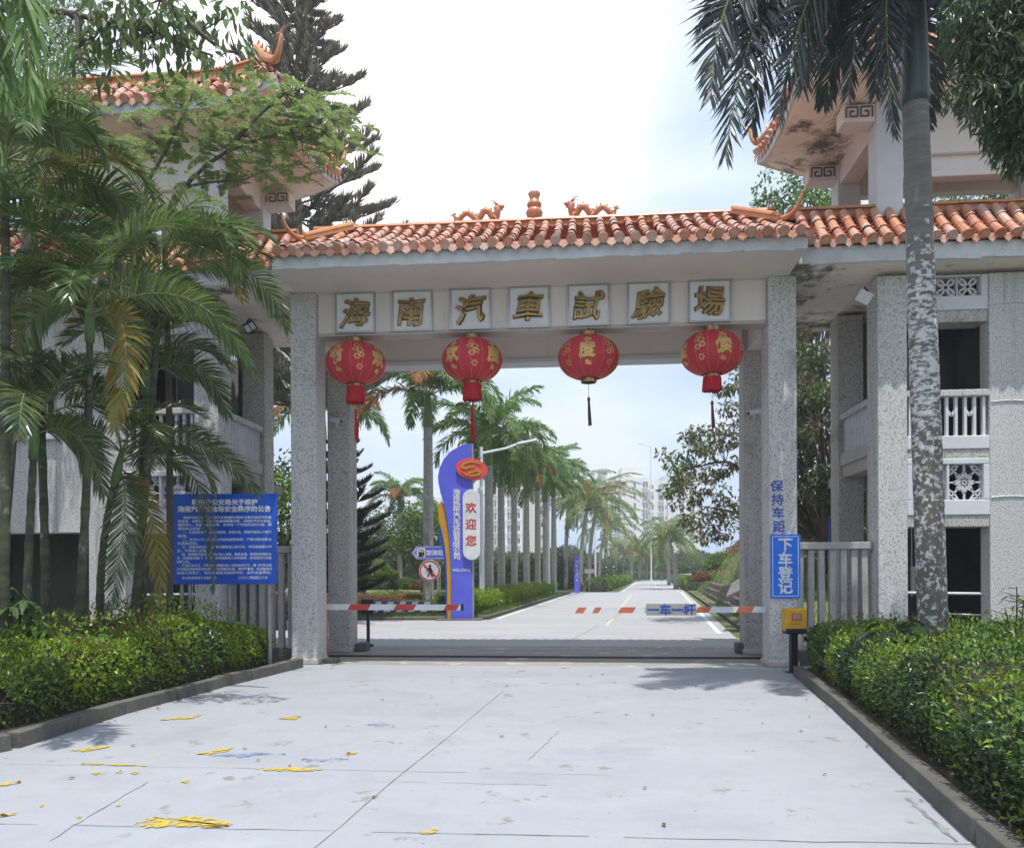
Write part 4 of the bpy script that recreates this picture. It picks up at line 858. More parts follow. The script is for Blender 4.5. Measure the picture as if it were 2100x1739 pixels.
g = GB(); u = [0, .125, .21, .355, .44, .535, .675, .76, .885, .975, 1]
arm(g, xa, xb, 14.2, z0, z0-.01, [(a, b, (0, 0, 1, 0, 0, 1, 0, 0, 1, 0)[i]) for i, (a, b) in enumerate(zip(u[:-1], u[1:]))]); g.box(xb-.01, xb+.035, 14.195, 14.255, z0-.07, z0+.055, 2); g.build('arm', [whitep, redp, blackm], t)
g = GB(); g.box(-4.98, -4.668, 14.05, 14.40, 0.0, 1.08); g.box(-5.0, -4.66, 14.03, 14.42, 1.08, 1.12); g.build('housing', orangep, t, bevel=.015)
t = thing('boom_barrier', 'boom barrier with faded orange stripes and lettered board at the right pillar', 'barrier', (3.0, 13.6, 0), group='boom barriers closing the gate lanes')
xa, xb = WX(1182, 13.7), WX(1576, 13.7); z0, z1 = WZ(1182, 1252, 13.7), WZ(1570, 1252, 13.7)
g = GB(); u = [0, .045, .09, .125, .227, .305, .415, .63, .70, .84, .92, 1]
arm(g, xa, xb, 13.7, z0, z1, [(a, b, (1, 0, 1, 0, 1, 0, 0, 1, 0, 1, 0)[i]) for i, (a, b) in enumerate(zip(u[:-1], u[1:]))], .10); g.build('arm', [whitep, orangep], t)
xc = (WX(1325, 13.66)+WX(1428, 13.66))/2; w2 = (WX(1428, 13.66)-WX(1325, 13.66))/2; zc = WZ(1376, 1251, 13.66)
g = GB(); g.box(xc-w2, xc+w2, 13.655, 13.685, zc-.098, zc+.098); bd = g.build('name_board', greyw, t, bevel=.004)
for i, ch in enumerate('一车一杆'): text(ch, .20, (xc-.30+i*.20, 13.652, zc), bluep, bd, 'blue_character', extrude=.001, bold=.03, depth=.003)
g = GB(); g.box(3.16, 3.5, 13.96, 14.3, 0, 1.0); g.build('housing', orangep, t, bevel=.015)
# black barrier post with blue and white arm
Y = 17.0; P0 = W(752, 1324, Y)
t = thing('barrier_post', 'black steel post with black box and a blue striped arm behind the left pillar', 'barrier', (P0[0], P0[1], 0))
def cbox(gb, px0, px1, py0, py1, Y, d, m=0):                          # box squared to the view axis, measured from the print
    a, b = (px0-CX)/FPX*Y, (px1-CX)/FPX*Y; z1, z0 = CAMZ+(HORZ-py0)/FPX*Y, CAMZ+(HORZ-py1)/FPX*Y
    c = [D(a, Y), D(b, Y), D(b, Y+d), D(a, Y+d)]; gb.hexa([(*q, z0) for q in c]+[(*q, z1) for q in c], m)
g = GB(); cbox(g, 751, 757, 1257, 1322, Y, .08); cbox(g, 745, 763, 1320, 1324, Y-.05, .18); g.build('post', blackm, t, bevel=.004)
g = GB(); cbox(g, 740, 766, 1227, 1259, Y-.05, .22); g.build('box', blackm, t, bevel=.03)
g = GB(); hh = .11
for i in range(9):
    a, b = 766+i*12.5, 766+(i+1)*12.5; q0, q1 = W(a, 1243, Y+.1), W(b, 1243, Y+.1); s_ = np.array((.05*cs, .05*sn, 0)); dd = np.array((-sn, cs, 0))*.05; up = np.array((0, 0, hh))
    g.hexa([q0+s_*-1-up, q1-s_-up, q1-s_-up+dd, q0-s_-up+dd, q0+s_+up, q1+s_+up, q1+s_+up+dd, q0+s_+up+dd], (i % 2))
g.build('striped_arm', [whitep, bluep], t)
# sliding gate rail and low blocks on the threshold
g = GB(); g.box(-5.4, 3.9, 14.62, 14.66, .004, .022); g.box(-5.4, 3.9, 14.74, 14.78, .004, .022); tag(g.build('gate_rail', blackm), 'dark steel rail sunk across the carriageway under the gate', 'rail')
g = GB(); b0 = W(1510, 1340, 15.2); g.box(b0[0], b0[0]+.32, b0[1], b0[1]+.3, 0, .20); tag(g.build('concrete_block', kerbm, bevel=.03), 'low dark concrete block at the foot of the right rear pillar', 'block')
g = GB(); g.box(-4.50, -4.26, 13.55, 13.8, 0, .09); tag(g.build('concrete_block', kerbm, bevel=.02), 'small flat stone block against the left front pillar foot', 'block')
g = GB(); g.box(-4.50, -4.28, 15.55, 15.9, 0, .17); tag(g.build('concrete_block', kerbm, bevel=.02), 'rough grey stone block by the left rear pillar, near the black post', 'block')
# pillar sign
xl, xr = WX(1580.5, 13.36), WX(1642, 13.36); zt, zb = WZ(1610, 1098, 13.36), WZ(1610, 1229, 13.36); zc, xc = (zt+zb)/2, (xl+xr)/2
t = thing('register_sign', 'bright blue sign with four large white characters fixed to the right pillar', 'sign', (xc, 13.38, zb))
g = GB(); g.box(xl, xr, 13.37, 13.396, zb, zt); pn = g.build('panel', bluebright, t, bevel=.004)
g = GB(); w, h = (xr-xl)/2-.035, (zt-zb)/2-.035
for a in (-1, 1): g.box(xc+a*w-.005, xc+a*w+.005, 13.3665, 13.375, zc-h, zc+h); g.box(xc-w+.006, xc+w-.006, 13.3665, 13.375, zc+a*h-.005, zc+a*h+.005)
g.build('border_line', whitep, pn)
for i, ch in enumerate('下车登记'): text(ch, .235, (xc, 13.367, zc+.345-i*.23), whitep, pn, 'white_character', extrude=.001, bold=.035, depth=.003)
# yellow card reader
Y = 12.35; P0 = W(1630, 1385, Y)
t = thing('card_reader', 'yellow card reader on a black post at the end of the right hedge', 'card reader', (P0[0], P0[1], 0))
g = GB(); cbox(g, 1622, 1636, 1296, 1388, Y, .11); cbox(g, 1616, 1642, 1382, 1388, Y-.06, .22); g.build('post', blackm, t, bevel=.006)
g = GB(); cbox(g, 1611, 1656, 1250, 1300, Y-.06, .24); cs_ = g.build('case', yel, t, bevel=.03)
g = GB(); cbox(g, 1612, 1655, 1291, 1303, Y-.075, .2); g.build('base_trim', blackm, t, bevel=.02)
g = GB(); cbox(g, 1624, 1644, 1260, 1275, Y-.068, .01, 0); cbox(g, 1626, 1642, 1262, 1273, Y-.074, .008, 1); cbox(g, 1632.5, 1634, 1263, 1272, Y-.076, .004, 2); cbox(g, 1622, 1644, 1281, 1282.2, Y-.066, .01, 0); g.build('card_slot', [redp, greyw, coralp], cs_)
# notice board on the left
Y = 12.75; t = thing('notice_board', 'large blue public notice board covered in small white writing, half behind palm fronds', 'notice board', (*W(457, 1230, Y)[:2], 0))
A, B_, Cc, Dd = W(346, 1195, Y), W(567, 1195, Y), W(569, 1010, Y), W(352, 1010, Y); dd = np.array((-sn, cs, 0))*.03
g = GB(); g.hexa([A, B_, B_+dd, A+dd, Dd, Cc, Cc+dd, Dd+dd]); bdn = g.build('board', blue, t, bevel=.004)
g = GB()
for px in (372, 388, 470, 552): cbox(g, px-2.5, px+2.5, 1012, 1362, Y+.035, .05)
g.build('support_post', [sgrey], t)
def nt(body, px, py, size, bold=.03, **k):
    p = W(px, py, Y-.001); return text(body, size, p, whitep, bdn, 'white_lettering', rz=YAW, extrude=.0008, bold=bold, depth=.002, **k)
pxm = Y/FPX
nt('琼海市公安局关于维护', 461, 1027, 14*pxm, .035, spc=1.0, fit=(135*pxm, 13*pxm)); nt('海南汽车试验场安全秩序的公告', 460, 1041, 14*pxm, .035, fit=(191*pxm, 13.5*pxm))
lines = [(1, '海南汽车试验场是从事汽车高速的试验和各种试验研究的重'), (0, '要基地，试验场内各种试验道路纵横交错，试验的汽车车速高、'), (0, '随时停头、变更行驶路线等，必须有一个安全的试车环境，特'), (0, '将有关公告如下：'), (1, '一、凡未经海南汽车试验场批准，任何人员、车辆不得进入汽车试'), (0, '验场。'), (1, '二、任何人不得擅自在试验场放牧种养，严禁试验场及进'), (0, '行其他活动。'), (1, '三、试验场附近村民要教育做好自己的子女，学校要教育好学'), (0, '生，不得进入试验场。'), (1, '四、经海南汽车试验场同意进入试验、联系业务、参观的车辆及人'), (0, '员（包括有关部门）在试验场内要服从人员的指挥，按指定的行走路'), (0, '线行走。'), (1, '凡违反本公告，不听劝告或擅自进入试验场的行为，按《中华人民'), (0, '共和国治安管理处罚条例》的有关规定处理。情节严重者，在试验场内'), (0, '造成人员伤亡、场内车辆及设施损坏的，应负全部责任。')]
for i, (ind, ln) in enumerate(lines):
    full = len(ln) > 22; x0 = 366+ind*10-(i*.25); wpx = (557-x0) if full else len(ln)*7.0; py = 1058.5+i*7.55
    nt(ln, x0+wpx/2, py, 6.8*pxm, .015, fit=(wpx*pxm, 6.3*pxm), res=1)
nt('本公告自发布之日起执行。', 409, 1182, 7*pxm, .015, fit=(72*pxm, 6.3*pxm), res=1); nt('二〇〇二年四月三十日', 518, 1182, 7*pxm, .02, fit=(60*pxm, 6.6*pxm), res=1)
# concrete slat fences between gateway and towers
for sg, lab in ((-1, 'concrete slat fence behind the blue notice board, left of the gate'), (1, 'pale concrete slat fence between the right pillar and the tower column')):
    x0, x1 = sorted((CXG+sg*4.27, CXG+sg*5.52)); t = thing('slat_fence', lab, 'fence', ((x0+x1)/2, 13.7, 0), group='slat fences beside the gate')
    g = GB(); g.box(x0, x1, 13.62, 13.82, 1.93, 2.05); g.build('top_rail', wood, t, bevel=.012)
    g = GB(); g.box(x0, x1, 13.64, 13.8, 0, .25); g.build('plinth', kerbm, t, bevel=.012)
    for i in range(7):
        x = x0+.10+i*(x1-x0-.2)/6; l = rng.normal(0, .006); g = GB(); g.hexa([(x-.05, 13.66, .25), (x+.05, 13.66, .25), (x+.05, 13.77, .25), (x-.05, 13.77, .25), (x-.05+l, 13.66, 1.93), (x+.05+l, 13.66, 1.93), (x+.05+l, 13.77, 1.93), (x-.05+l, 13.77, 1.93)]); g.build('slat', wood, t, bevel=.012)
    if sg < 0:
        g = GB(); g.box(CXG-5.50, CXG-4.9, 13.90, 14.0, 0, 1.9); g.build('side_panel', pebble, t)
# blue sign seen over the right fence
Y = 17.5; t = thing('arched_sign', 'plain blue arched sign board behind the right slat fence', 'sign', (*W(1716, 1200, Y)[:2], 0))
g = GB(); cx_, hw = W(1724, 1100, Y), .24; pr = [(-hw, .95), (hw, .95), (hw, 2.72)]+[(hw*math.cos(a), 2.72+.10*math.sin(a)) for a in np.linspace(.3, math.pi-.3, 7)]+[(-hw, 2.72)]
Tt = lambda a: np.stack([cx_[0]+a[:, 0]*cs-a[:, 1]*sn, cx_[1]+a[:, 0]*sn+a[:, 1]*cs, a[:, 2]], 1)
g.prism(pr, 0, .05, 0, Tt); pn = g.build('panel', blue, t); g = GB(); cbox(g, 1707, 1711, 1180, 1330, Y+.06, .05); cbox(g, 1735, 1739, 1180, 1330, Y+.06, .05); g.build('leg', sgrey, t)
for i, ch in enumerate(('对', '车', '行')): text(ch, .15, (cx_[0]+.02, cx_[1]-.012, 2.2-i*.19), whitep, pn, 'white_character', rz=YAW, extrude=.001, bold=.03, depth=.004)
# cameras and floodlights
def cctv(x, y, z, face, label):
    t = thing('security_camera', label, 'camera', (x, y, z), group='security cameras on the rear pillars')
    g = GB(); g.tube([(x, y, z-.06), (x, y-.12, z-.06), (x+face*.02, y-.14, z)], .018, 8); g.build('bracket', whitep, t)
    g = GB(); a = np.array((x-face*.10, y-.12, z+.05)); b = np.array((x+face*.12, y-.20, z-.0)); g.bar(a, b, .09, .075); d = (b-a)/np.linalg.norm(b-a); g.bar(a+(0, 0, .043), b+d*.05+(0, 0, .043), .11, .012); g.build('body', whitep, t, bevel=.01)
    g = GB(); g.tube([b-d*.002, b+d*.012], .032, 12); g.build('lens', blackm, t)
cctv(WX(694, 15.38), 15.395, WZ(694, 866, 15.35), 1, 'white security camera on the left rear pillar facing the road')
cctv(WX(1546, 15.38), 15.395, WZ(1550, 853, 15.35), -1, 'white security camera on the right rear pillar beside the front pillar')
def flood(c, m, label, tilt=1):
    c = np.asarray(c); t = thing('floodlight', label, 'floodlight', c, group='floodlights under the eaves')
    g = GB(); n = nrm(np.array((-.35*tilt, -.75, -.55))); u = nrm(np.cross(n, (0, 0, 1))); w = np.cross(u, n); u, w = u*math.cos(.6)+w*math.sin(.6)*tilt, w*math.cos(.6)-u*math.sin(.6)*tilt; q = [c+u*a*.11+w*b*.09 for a, b in ((-1, -1), (1, -1), (1, 1), (-1, 1))]
    g.hexa([e+n*.0 for e in q]+[e-n*.06 for e in q]); hd = g.build('lamp_head', m, t); g = GB()
    for a in (-.05, .05): p = [c+n*.004+u*(a+x*.04)+w*b*.065 for x, b in ((-1, -1), (1, -1), (1, 1), (-1, 1))]; g.hexa([e for e in p]+[e+n*.006 for e in p])
    g.build('led_panel', cream, hd); g = GB(); g.tube([c-n*.05+w*.1, c-n*.1+(0, 0, .12), c-n*.05+(.03*tilt, .05, .17)], .014, 6); g.build('bracket', wire, t)
flood((WX(1771, 13.3), 13.22, WZ(1771, 617, 13.3)), whitep, 'white square floodlight under the eave by the right tower column', 1)
flood((WX(496, 13.9), 14.3, WZ(496, 655, 13.9)), blackm, 'dark floodlight under the left eave above the balcony', -1)

# ================================================================== WELCOME SIGN AND ROAD SIGNS
Y = 26.0; O = np.array((*D(0, Y), 0.0))
def zz(u, v): return ((629.2+.3392*u-CX)/FPX*Y, CAMZ+(HORZ-(786.5+.3392*v))/FPX*Y)
TT = lambda a: np.stack([a[:, 0]*cs-a[:, 1]*sn + O[0], a[:, 0]*sn+a[:, 1]*cs + O[1], a[:, 2]], 1)
ctr = W(950, 1272, Y); wel = thing('welcome_sign', 'tall violet blue welcome pylon with a red oval emblem and ochre stripe', 'sign', (ctr[0], ctr[1], 0))
main = [(1000, 360), (1000, 1440), (870, 1440), (872, 1300), (872, 1150), (868, 1000), (860, 900), (845, 800), (828, 720), (810, 660), (798, 600), (795, 560), (805, 510), (830, 455), (870, 410), (920, 380), (960, 365)]
g = GB(); g.prism([zz(*p) for p in main], 0, .35, 0, TT); g.prism([zz(*p) for p in ((1000.5, 362), (1000.5, 1440), (1008, 1440), (1008, 362))], .02, .33, 1, TT); g.build('pylon', [violet, sgrey], wel)
ye = [(815, 708), (800, 725), (793, 760), (800, 820), (815, 890), (830, 960), (843, 1060), (848, 1200), (848, 1440), (869, 1440), (870, 1150), (864, 1000), (855, 900), (842, 800), (828, 725)]
g = GB(); g.prism([zz(*p) for p in ye], .06, .30, 0, TT); g.build('ochre_stripe', yellowp, wel)
db = [(803, 855), (797, 890), (805, 950), (825, 1030), (838, 1150), (838, 1440), (847, 1440), (847, 1200), (842, 1060), (829, 960), (814, 890)]
g = GB(); g.prism([zz(*p) for p in db], .1, .26, 0, TT); g.build('blue_edge', blue, wel)
ov = lambda k, a: (1000+92*k*math.cos(a)*math.cos(.14)-60*k*math.sin(a)*math.sin(.14), 517+92*k*math.cos(a)*math.sin(.14)+60*k*math.sin(a)*math.cos(.14))
g = GB(); g.prism([zz(*ov(1.03, a)) for a in np.linspace(0, 2*math.pi, 49)[:-1]], -.10, .28, 0, TT); em = g.build('oval_emblem', coralp, wel, bevel=.01)
def ribbon(gb, pts, y0, y1, m=0):
    pts = np.array(pts, float); t = np.linspace(0, len(pts)-1, 40); q = np.stack([np.interp(t, range(len(pts)), pts[:, i]) for i in range(3)], 1)
    for _ in range(2): q[1:-1] = (q[:-2]+2*q[1:-1]+q[2:])/4
    T = np.gradient(q[:, :2], axis=0); T /= np.linalg.norm(T, axis=1)[:, None]; nn = np.stack([-T[:, 1], T[:, 0]], 1)*q[:, 2:3]/2
    l, r = q[:, :2]+nn, q[:, :2]-nn
    for i in range(39):
        P = [zz(*l[i]), zz(*l[i+1]), zz(*r[i+1]), zz(*r[i])]; gb.prism(P, y0, y1, m, TT)
ss = lambda dx, dy: (1000+dx*92/165, 517+dy*60/110)
g = GB(); ribbon(g, [(*ss(100, -45), 2), (*ss(50, -75), 8), (*ss(-30, -78), 10), (*ss(-95, -50), 13), (*ss(-105, -18), 13), (*ss(-60, -6), 13), (*ss(-10, -28), 11), (*ss(30, -30), 10)], -.125, -.102); g.build('yellow_swirl', yellowp, em); g = GB()
ribbon(g, [(*ss(-110, 25), 2), (*ss(-60, 65), 7), (*ss(20, 76), 10), (*ss(85, 58), 13), (*ss(95, 26), 13), (*ss(50, 18), 12), (*ss(0, 38), 11), (*ss(-35, 46), 10)], -.125, -.102); g.build('yellow_swirl', yellowp, em); g = GB()
ribbon(g, [(*ss(-8, 8), 4), (*ss(2, -2), 6), (*ss(20, -10), 4)], -.125, -.102); g.build('yellow_swirl', yellowp, em)
cap = [(945+52.5+52*math.cos(a), 692+52*math.sin(a)) for a in np.linspace(math.pi, 2*math.pi, 13)]+[(945+52.5+52*math.cos(a), 1013+52*math.sin(a)) for a in np.linspace(0, math.pi, 13)]
g = GB(); g.prism([zz(*p) for p in cap], -.12, .10, 0, TT); cp_ = g.build('white_capsule', whitep, wel, bevel=.008)
for i, ch in enumerate('欢迎您'):
    x, z = zz(995, 750+i*99); text(ch, .36, (*TT(np.array([(x, -.125, z)]))[0],), redp, cp_, 'red_character', rz=YAW, extrude=.003, bold=.022, depth=.006)
for i, ch in enumerate('海南热带汽车试验有限公司'):
    x, z = zz(907, 654+i*35.6); text(ch, .215, (*TT(np.array([(x, -.006, z)]))[0],), whitep, wel, 'white_character', rz=YAW, extrude=.003, bold=.026, depth=.008, sx=1.15)
x, z = zz(934, 1127); text('WELCOME', .13, (*TT(np.array([(x, -.006, z)]))[0],), whitep, wel, 'white_lettering', rz=YAW, extrude=.003, bold=.012, depth=.008, fit=(108*.3392/FPX*Y, 17*.3392/FPX*Y))
g = GB(); g.prism([zz(*p) for p in ((780, 1420), (1060, 1420), (1060, 1455), (780, 1455))], -.3, .7, 0, TT); g.build('base_slab', kerbm, wel, bevel=.02)
# fuel station arrow and no-walking disc
Y = 28.2; O = np.array((*D(0, Y), 0.0)); q = W(881, 1220, Y)
t = thing('direction_sign', 'blue petrol station arrow sign on a grey pole beside the tall welcome pylon', 'sign', (q[0], q[1], 0))
g = GB(); x, z = zz(747, 1130); g.tube([(*TT(np.array([(x, .08, 0)]))[0][:2], 0), (*TT(np.array([(x, .08, 0)]))[0][:2], zz(0, 985)[1])], .045, 10); g.build('pole', sgrey, t)
g = GB(); g.prism([zz(*p) for p in ((634, 1021), (662, 981), (832, 979), (832, 1060), (662, 1060))], 0, .03, 0, TT); ap = g.build('arrow_panel', violet, t)
g = GB()
for a, b in (((640, 1021), (664, 986)), ((664, 986), (830, 984)), ((664, 1055), (830, 1055)), ((640, 1021), (664, 1055)), ((648, 1021), (667, 993)), ((648, 1021), (667, 1048)), ((667, 993), (667, 1048))):
    (x0, z0), (x1, z1) = zz(*a), zz(*b); p, r_ = TT(np.array([(x0, -.004, z0), (x1, -.004, z1)])); g.bar(p, r_, .018, .006, (-sn, cs, 0))
g.prism([zz(*p) for p in ((669, 992), (716, 992), (716, 1048), (669, 1048))], -.006, -.001, 0, TT); g.build('border_line', whitep, ap)
g = GB(); pr = lambda a: g.prism([zz(*p) for p in a], -.012, -.007, 0, TT)
pr([(676, 1002), (700, 1002), (700, 1040), (676, 1040)]); pr([(672, 1040), (704, 1040), (704, 1044), (672, 1044)]); pr([(701, 1016), (708, 1016), (708, 1038), (701, 1038)]); pr([(708, 1010), (711, 1010), (711, 1038), (708, 1038)]); pr([(700, 998), (711, 1010), (708, 1012), (700, 1003)])
pi = g.build('pump_symbol', blackm, ap); g = GB(); g.prism([zz(*p) for p in ((680, 1006), (696, 1006), (696, 1016), (680, 1016))], -.016, -.0125, 0, TT); g.build('pump_window', whitep, pi)
for i, ch in enumerate('加油站'):
    x, z = zz(737+i*35, 1021); text(ch, .205, (*TT(np.array([(x, -.004, z)]))[0],), whitep, ap, 'white_character', rz=YAW, extrude=.002, bold=.025, depth=.004)
Y = 27.9; O = np.array((*D(0, Y), 0.0)); x, z = zz(743, 1128); c3 = TT(np.array([(x, 0, z)]))[0]
t = thing('no_walking_sign', 'round red and white no walking sign below the blue arrow sign', 'sign', c3)
ci = lambda r, n=40: [zz(743+r*math.cos(a), 1128+r*math.sin(a)) for a in np.linspace(0, 2*math.pi, n+1)[:-1]]
g = GB(); g.prism(ci(65), 0, .025, 0, TT); ds = g.build('disc', whitep, t)
g = GB(); n = 40; a, b = ci(62), ci(53)
for i in range(n): g.prism([a[i], a[(i+1) % n], b[(i+1) % n], b[i]], -.005, -.001, 0, TT)
g.prism([zz(*p) for p in ((703, 1098), (711, 1089), (783, 1159), (775, 1168))], -.008, -.0055, 0, TT); g.build('red_ring', redp, ds)
g = GB(); F = lambda pts: g.prism([zz(*p) for p in pts], -.016, -.010, 0, TT)
F([(745+8*math.cos(a), 1099+8*math.sin(a)) for a in np.linspace(0, 6.283, 15)[:-1]]); F([(736, 1108), (751, 1108), (756, 1136), (738, 1136)]); F([(751, 1110), (764, 1132), (759, 1135), (748, 1118)]); F([(737, 1110), (722, 1130), (726, 1134), (740, 1120)]); F([(738, 1136), (747, 1136), (735, 1164), (728, 1162)]); F([(746, 1136), (756, 1136), (756, 1148), (766, 1162), (759, 1166), (748, 1150)])
g.build('walker_symbol', blackm, ds)
g = GB(); g.tube([(*TT(np.array([(zz(743, 0)[0], .06, 0)]))[0][:2], 0), (*TT(np.array([(zz(743, 0)[0], .06, 0)]))[0][:2], zz(0, 1190)[1])], .04, 10); g.build('pole', sgrey, t)
# small pylon and board farther along the road
Y = 57.0; w = GB(); q0 = W(1183, 1210, Y); t = thing('avenue_sign', 'small violet blue pylon with white lettering at the end of the roadside hedge', 'sign', (q0[0], q0[1], 0))
g = GB(); cbox(g, 1177.5, 1188.5, 1138, 1216, Y, .2); pn = g.build('pylon', violet, t, bevel=.02)
for i, ch in enumerate('汽车大道'): text(ch, .24, W(1183, 1153+i*8.0, Y-.012), whitep, pn, 'white_character', rz=YAW, extrude=.004, bold=.02, depth=.01)
text('A', .22, W(1183, 1190, Y-.012), whitep, pn, 'white_character', rz=YAW, extrude=.004, bold=.02, depth=.01)
g = GB(); cbox(g, 1178, 1188, 1182.5, 1183.5, Y-.01, .005); g.build('rule', whitep, pn); g = GB(); p = W(1183, 1142, Y-.01); g.lathe([(0, 0), (.12, 0)], (0, 0, 0), 20); g.V = [np.stack([p[0]+a[:, 0]*cs, p[1]+a[:, 0]*sn, p[2]+a[:, 1]*.65], 1) for a in g.V]; g.build('oval_emblem', coralp, pn)
Y = 60.0; q0 = W(1208, 1205, Y); t = thing('road_board', 'small grey road board on a thin post right of the little pylon', 'sign', (q0[0], q0[1], 0))
g = GB(); cbox(g, 1199, 1219, 1167.5, 1176.5, Y, .06); g.build('panel', greyw, t); g = GB(); cbox(g, 1207.4, 1209, 1176.5, 1214, Y+.01, .05); g.build('post', sgrey, t)
# street lamps
def lamp(px, Y, h, face, label, al=1.9, sz=1):
    b = W(px, 1200, Y); b[2] = .05; t = thing('street_lamp', label, 'street lamp', b, group='white street lamps along the road')
    g = GB(); g.tube([b, b+(0, 0, h*.5), b+(0, 0, h)], [.11, .09, .06], 12); g.tube([b, b+(0, 0, .3)], .16, 12); g.build('pole', cream, t, smooth=False)
    d = np.array((*D(.95*face, .3), 0)); tp = b+(0, 0, h-.25); e = tp+d*al*.55+(0, 0, .25)
    g = GB(); g.tube([tp, e, tp+d*al*.8+(0, 0, .45)], [.05, .045, .04], 8); g.build('arm', cream, t)
    g = GB(); a = tp+d*al*.75+(0, 0, .42); c = tp+d*al*1.2+(0, 0, .62); g.bar(a, c, .34, .10); g.build('lamp_head', cream, t, bevel=.04)
    g = GB(); n_ = nrm(np.cross(np.cross(c-a, (0, 0, 1)), c-a)); g.bar(a+(c-a)*.1-n_*.055, c-(c-a)*.1-n_*.055, .26, .012); g.build('diffuser', aptg, t)
lamp(988, 31, 6.35, 1, 'white street lamp pole just right of the tall blue welcome pylon'); lamp(1125, 52, 8.6, 1, 'white street lamp pole between the last two royal palms of the row'); lamp(1221, 78, 8.4, 1, 'white street lamp pole beside the small grey road board'); lamp(1237, 102, 8.6, 1, 'distant white lamp pole in front of the coconut palms'); lamp(1335.5, 118, 20, -1, 'tall thin white lamp mast at the far bend of the road', 1.6)
# ================================================================== APARTMENT BLOCKS
def block(name, label, px0, px1, py0, Y, d, cols, floors, m=None, top=None, flh=3.0, bal=()):
    b = W(px0, 1180, Y); m = m or aptw; t = thing(name, label, 'apartment block', (b[0], b[1], 0), group='white apartment blocks beyond the trees'); g = GB(); cbox(g, px0, px1, py0, 1170+CAMZ*FPX/Y, Y, d)
    g.build('wall', m, t); H = CAMZ+(HORZ-py0)/FPX*Y
    for f in range(floors):
        zt = H-1.2-f*flh
        for (c, w, kind) in cols:
            y0 = HORZ-(zt-CAMZ)*FPX/Y; y1 = HORZ-(zt-1.65-CAMZ)*FPX/Y; gw = GB()
            cbox(gw, c-w/2, c+w/2, y0, (y0+y1)/2 if kind == 's' else y1, Y-.06, .1, 0)
            if kind == 'w': cbox(gw, c-w*.06, c+w*.06, y0, y1, Y-.12, .1, 1); cbox(gw, c-w/2, c+w/2, y0+(y1-y0)*.3-.2, y0+(y1-y0)*.3+.2, Y-.125, .1, 1)
            if kind == 'b': cbox(gw, c-w*.04, c+w*.04, y0, y1, Y-.12, .1, 1)
            gw.build('window', [aptg, aptw], t)
            if kind == 'w':
                gs = GB(); cbox(gs, c-w*.62, c+w*.62, y1, y1+1.6, Y-.5, .5); gs.build('window_ledge', aptw, t)
            if kind == 'b':
                gs = GB(); cbox(gs, c-w*.6, c+w*.6, y1-4, y1+2.5, Y-1.1, 1.05); gs.build('balcony', aptw, t)
    if top: 
        g = GB(); 
        for a, b2, c in top: cbox(g, a, b2, c, py0-.1, Y+2, d*.5)
        g.build('roof_house', m, t)
    return t
block('apartment_block', 'white apartment block in the middle with a square stair head on its roof', 1273.5, 1330, 980, 225, 14, [(1280.5, 2.6, 's'), (1302.5, 4, 'p'), (1324, 10, 'w')], 9, None, [(1275, 1318, 960)])
block('apartment_block', 'white apartment wing with a column of balconies right of the stair head block', 1330.5, 1368, 987, 228, 14, [(1337, 7.5, 'b'), (1356.5, 10, 'w'), (1366, 2.2, 's')], 9)
block('apartment_block', 'lower white apartment wing left of the stair head block', 1246, 1273, 988, 230, 14, [(1259, 10, 'w'), (1251, 3, 's')], 9)
block('apartment_block', 'white apartment block half hidden by the brown leaved tree', 1370, 1440, 972, 236, 14, [(1378, 3, 's'), (1399, 9, 'w'), (1420, 9, 'w')], 9)
block('apartment_block', 'white balconied apartment block seen between the royal palm trunks', 975, 1072, 990, 190, 16, [(985, 9, 'w'), (1000, 9, 'b'), (1014, 9, 'w'), (1031, 9, 'b'), (1046, 9, 'w'), (1062, 9, 'b')], 8, None, [(1000, 1030, 975)])
block('apartment_block', 'beige end wall of the apartments behind the last royal palms', 1073, 1125, 1012, 196, 16, [(1078, 4, 's'), (1112, 4, 's')], 7, aptp)
block('apartment_block', 'small white apartment block far left behind the big royal palm', 868, 905, 1020, 210, 14, [(876, 7, 'w'), (890, 7, 'w')], 7)

# ================================================================== PLANTING
# clipped hedges of the forecourt
hedge('clipped_hedge', 'bright green untidy hedge behind the left kerb, under the palms', [D(-5.36, 4.6), D(-3.93, 13.05), D(-6.3, 13.0), D(-10.5, 9.6)], .73, 60000, .062, .034, [hedgeG, hedgeY, dry], (-.24, .66), .09, .32, sprig=.34, front=2.6, stems=260, hole=.27)
hedge('clipped_hedge', 'dark green dense hedge behind the right kerb around the royal palm foot', [D(4.56, 12.3), D(2.55, 3.2), D(7.2, 3.4), D(9.2, 11.2)], .74, 72000, .054, .028, [hedgeD, hedgeG, hedgeY], (-.10, .24), .09, .22, sprig=.16, front=2.6, stems=200, hole=.30)
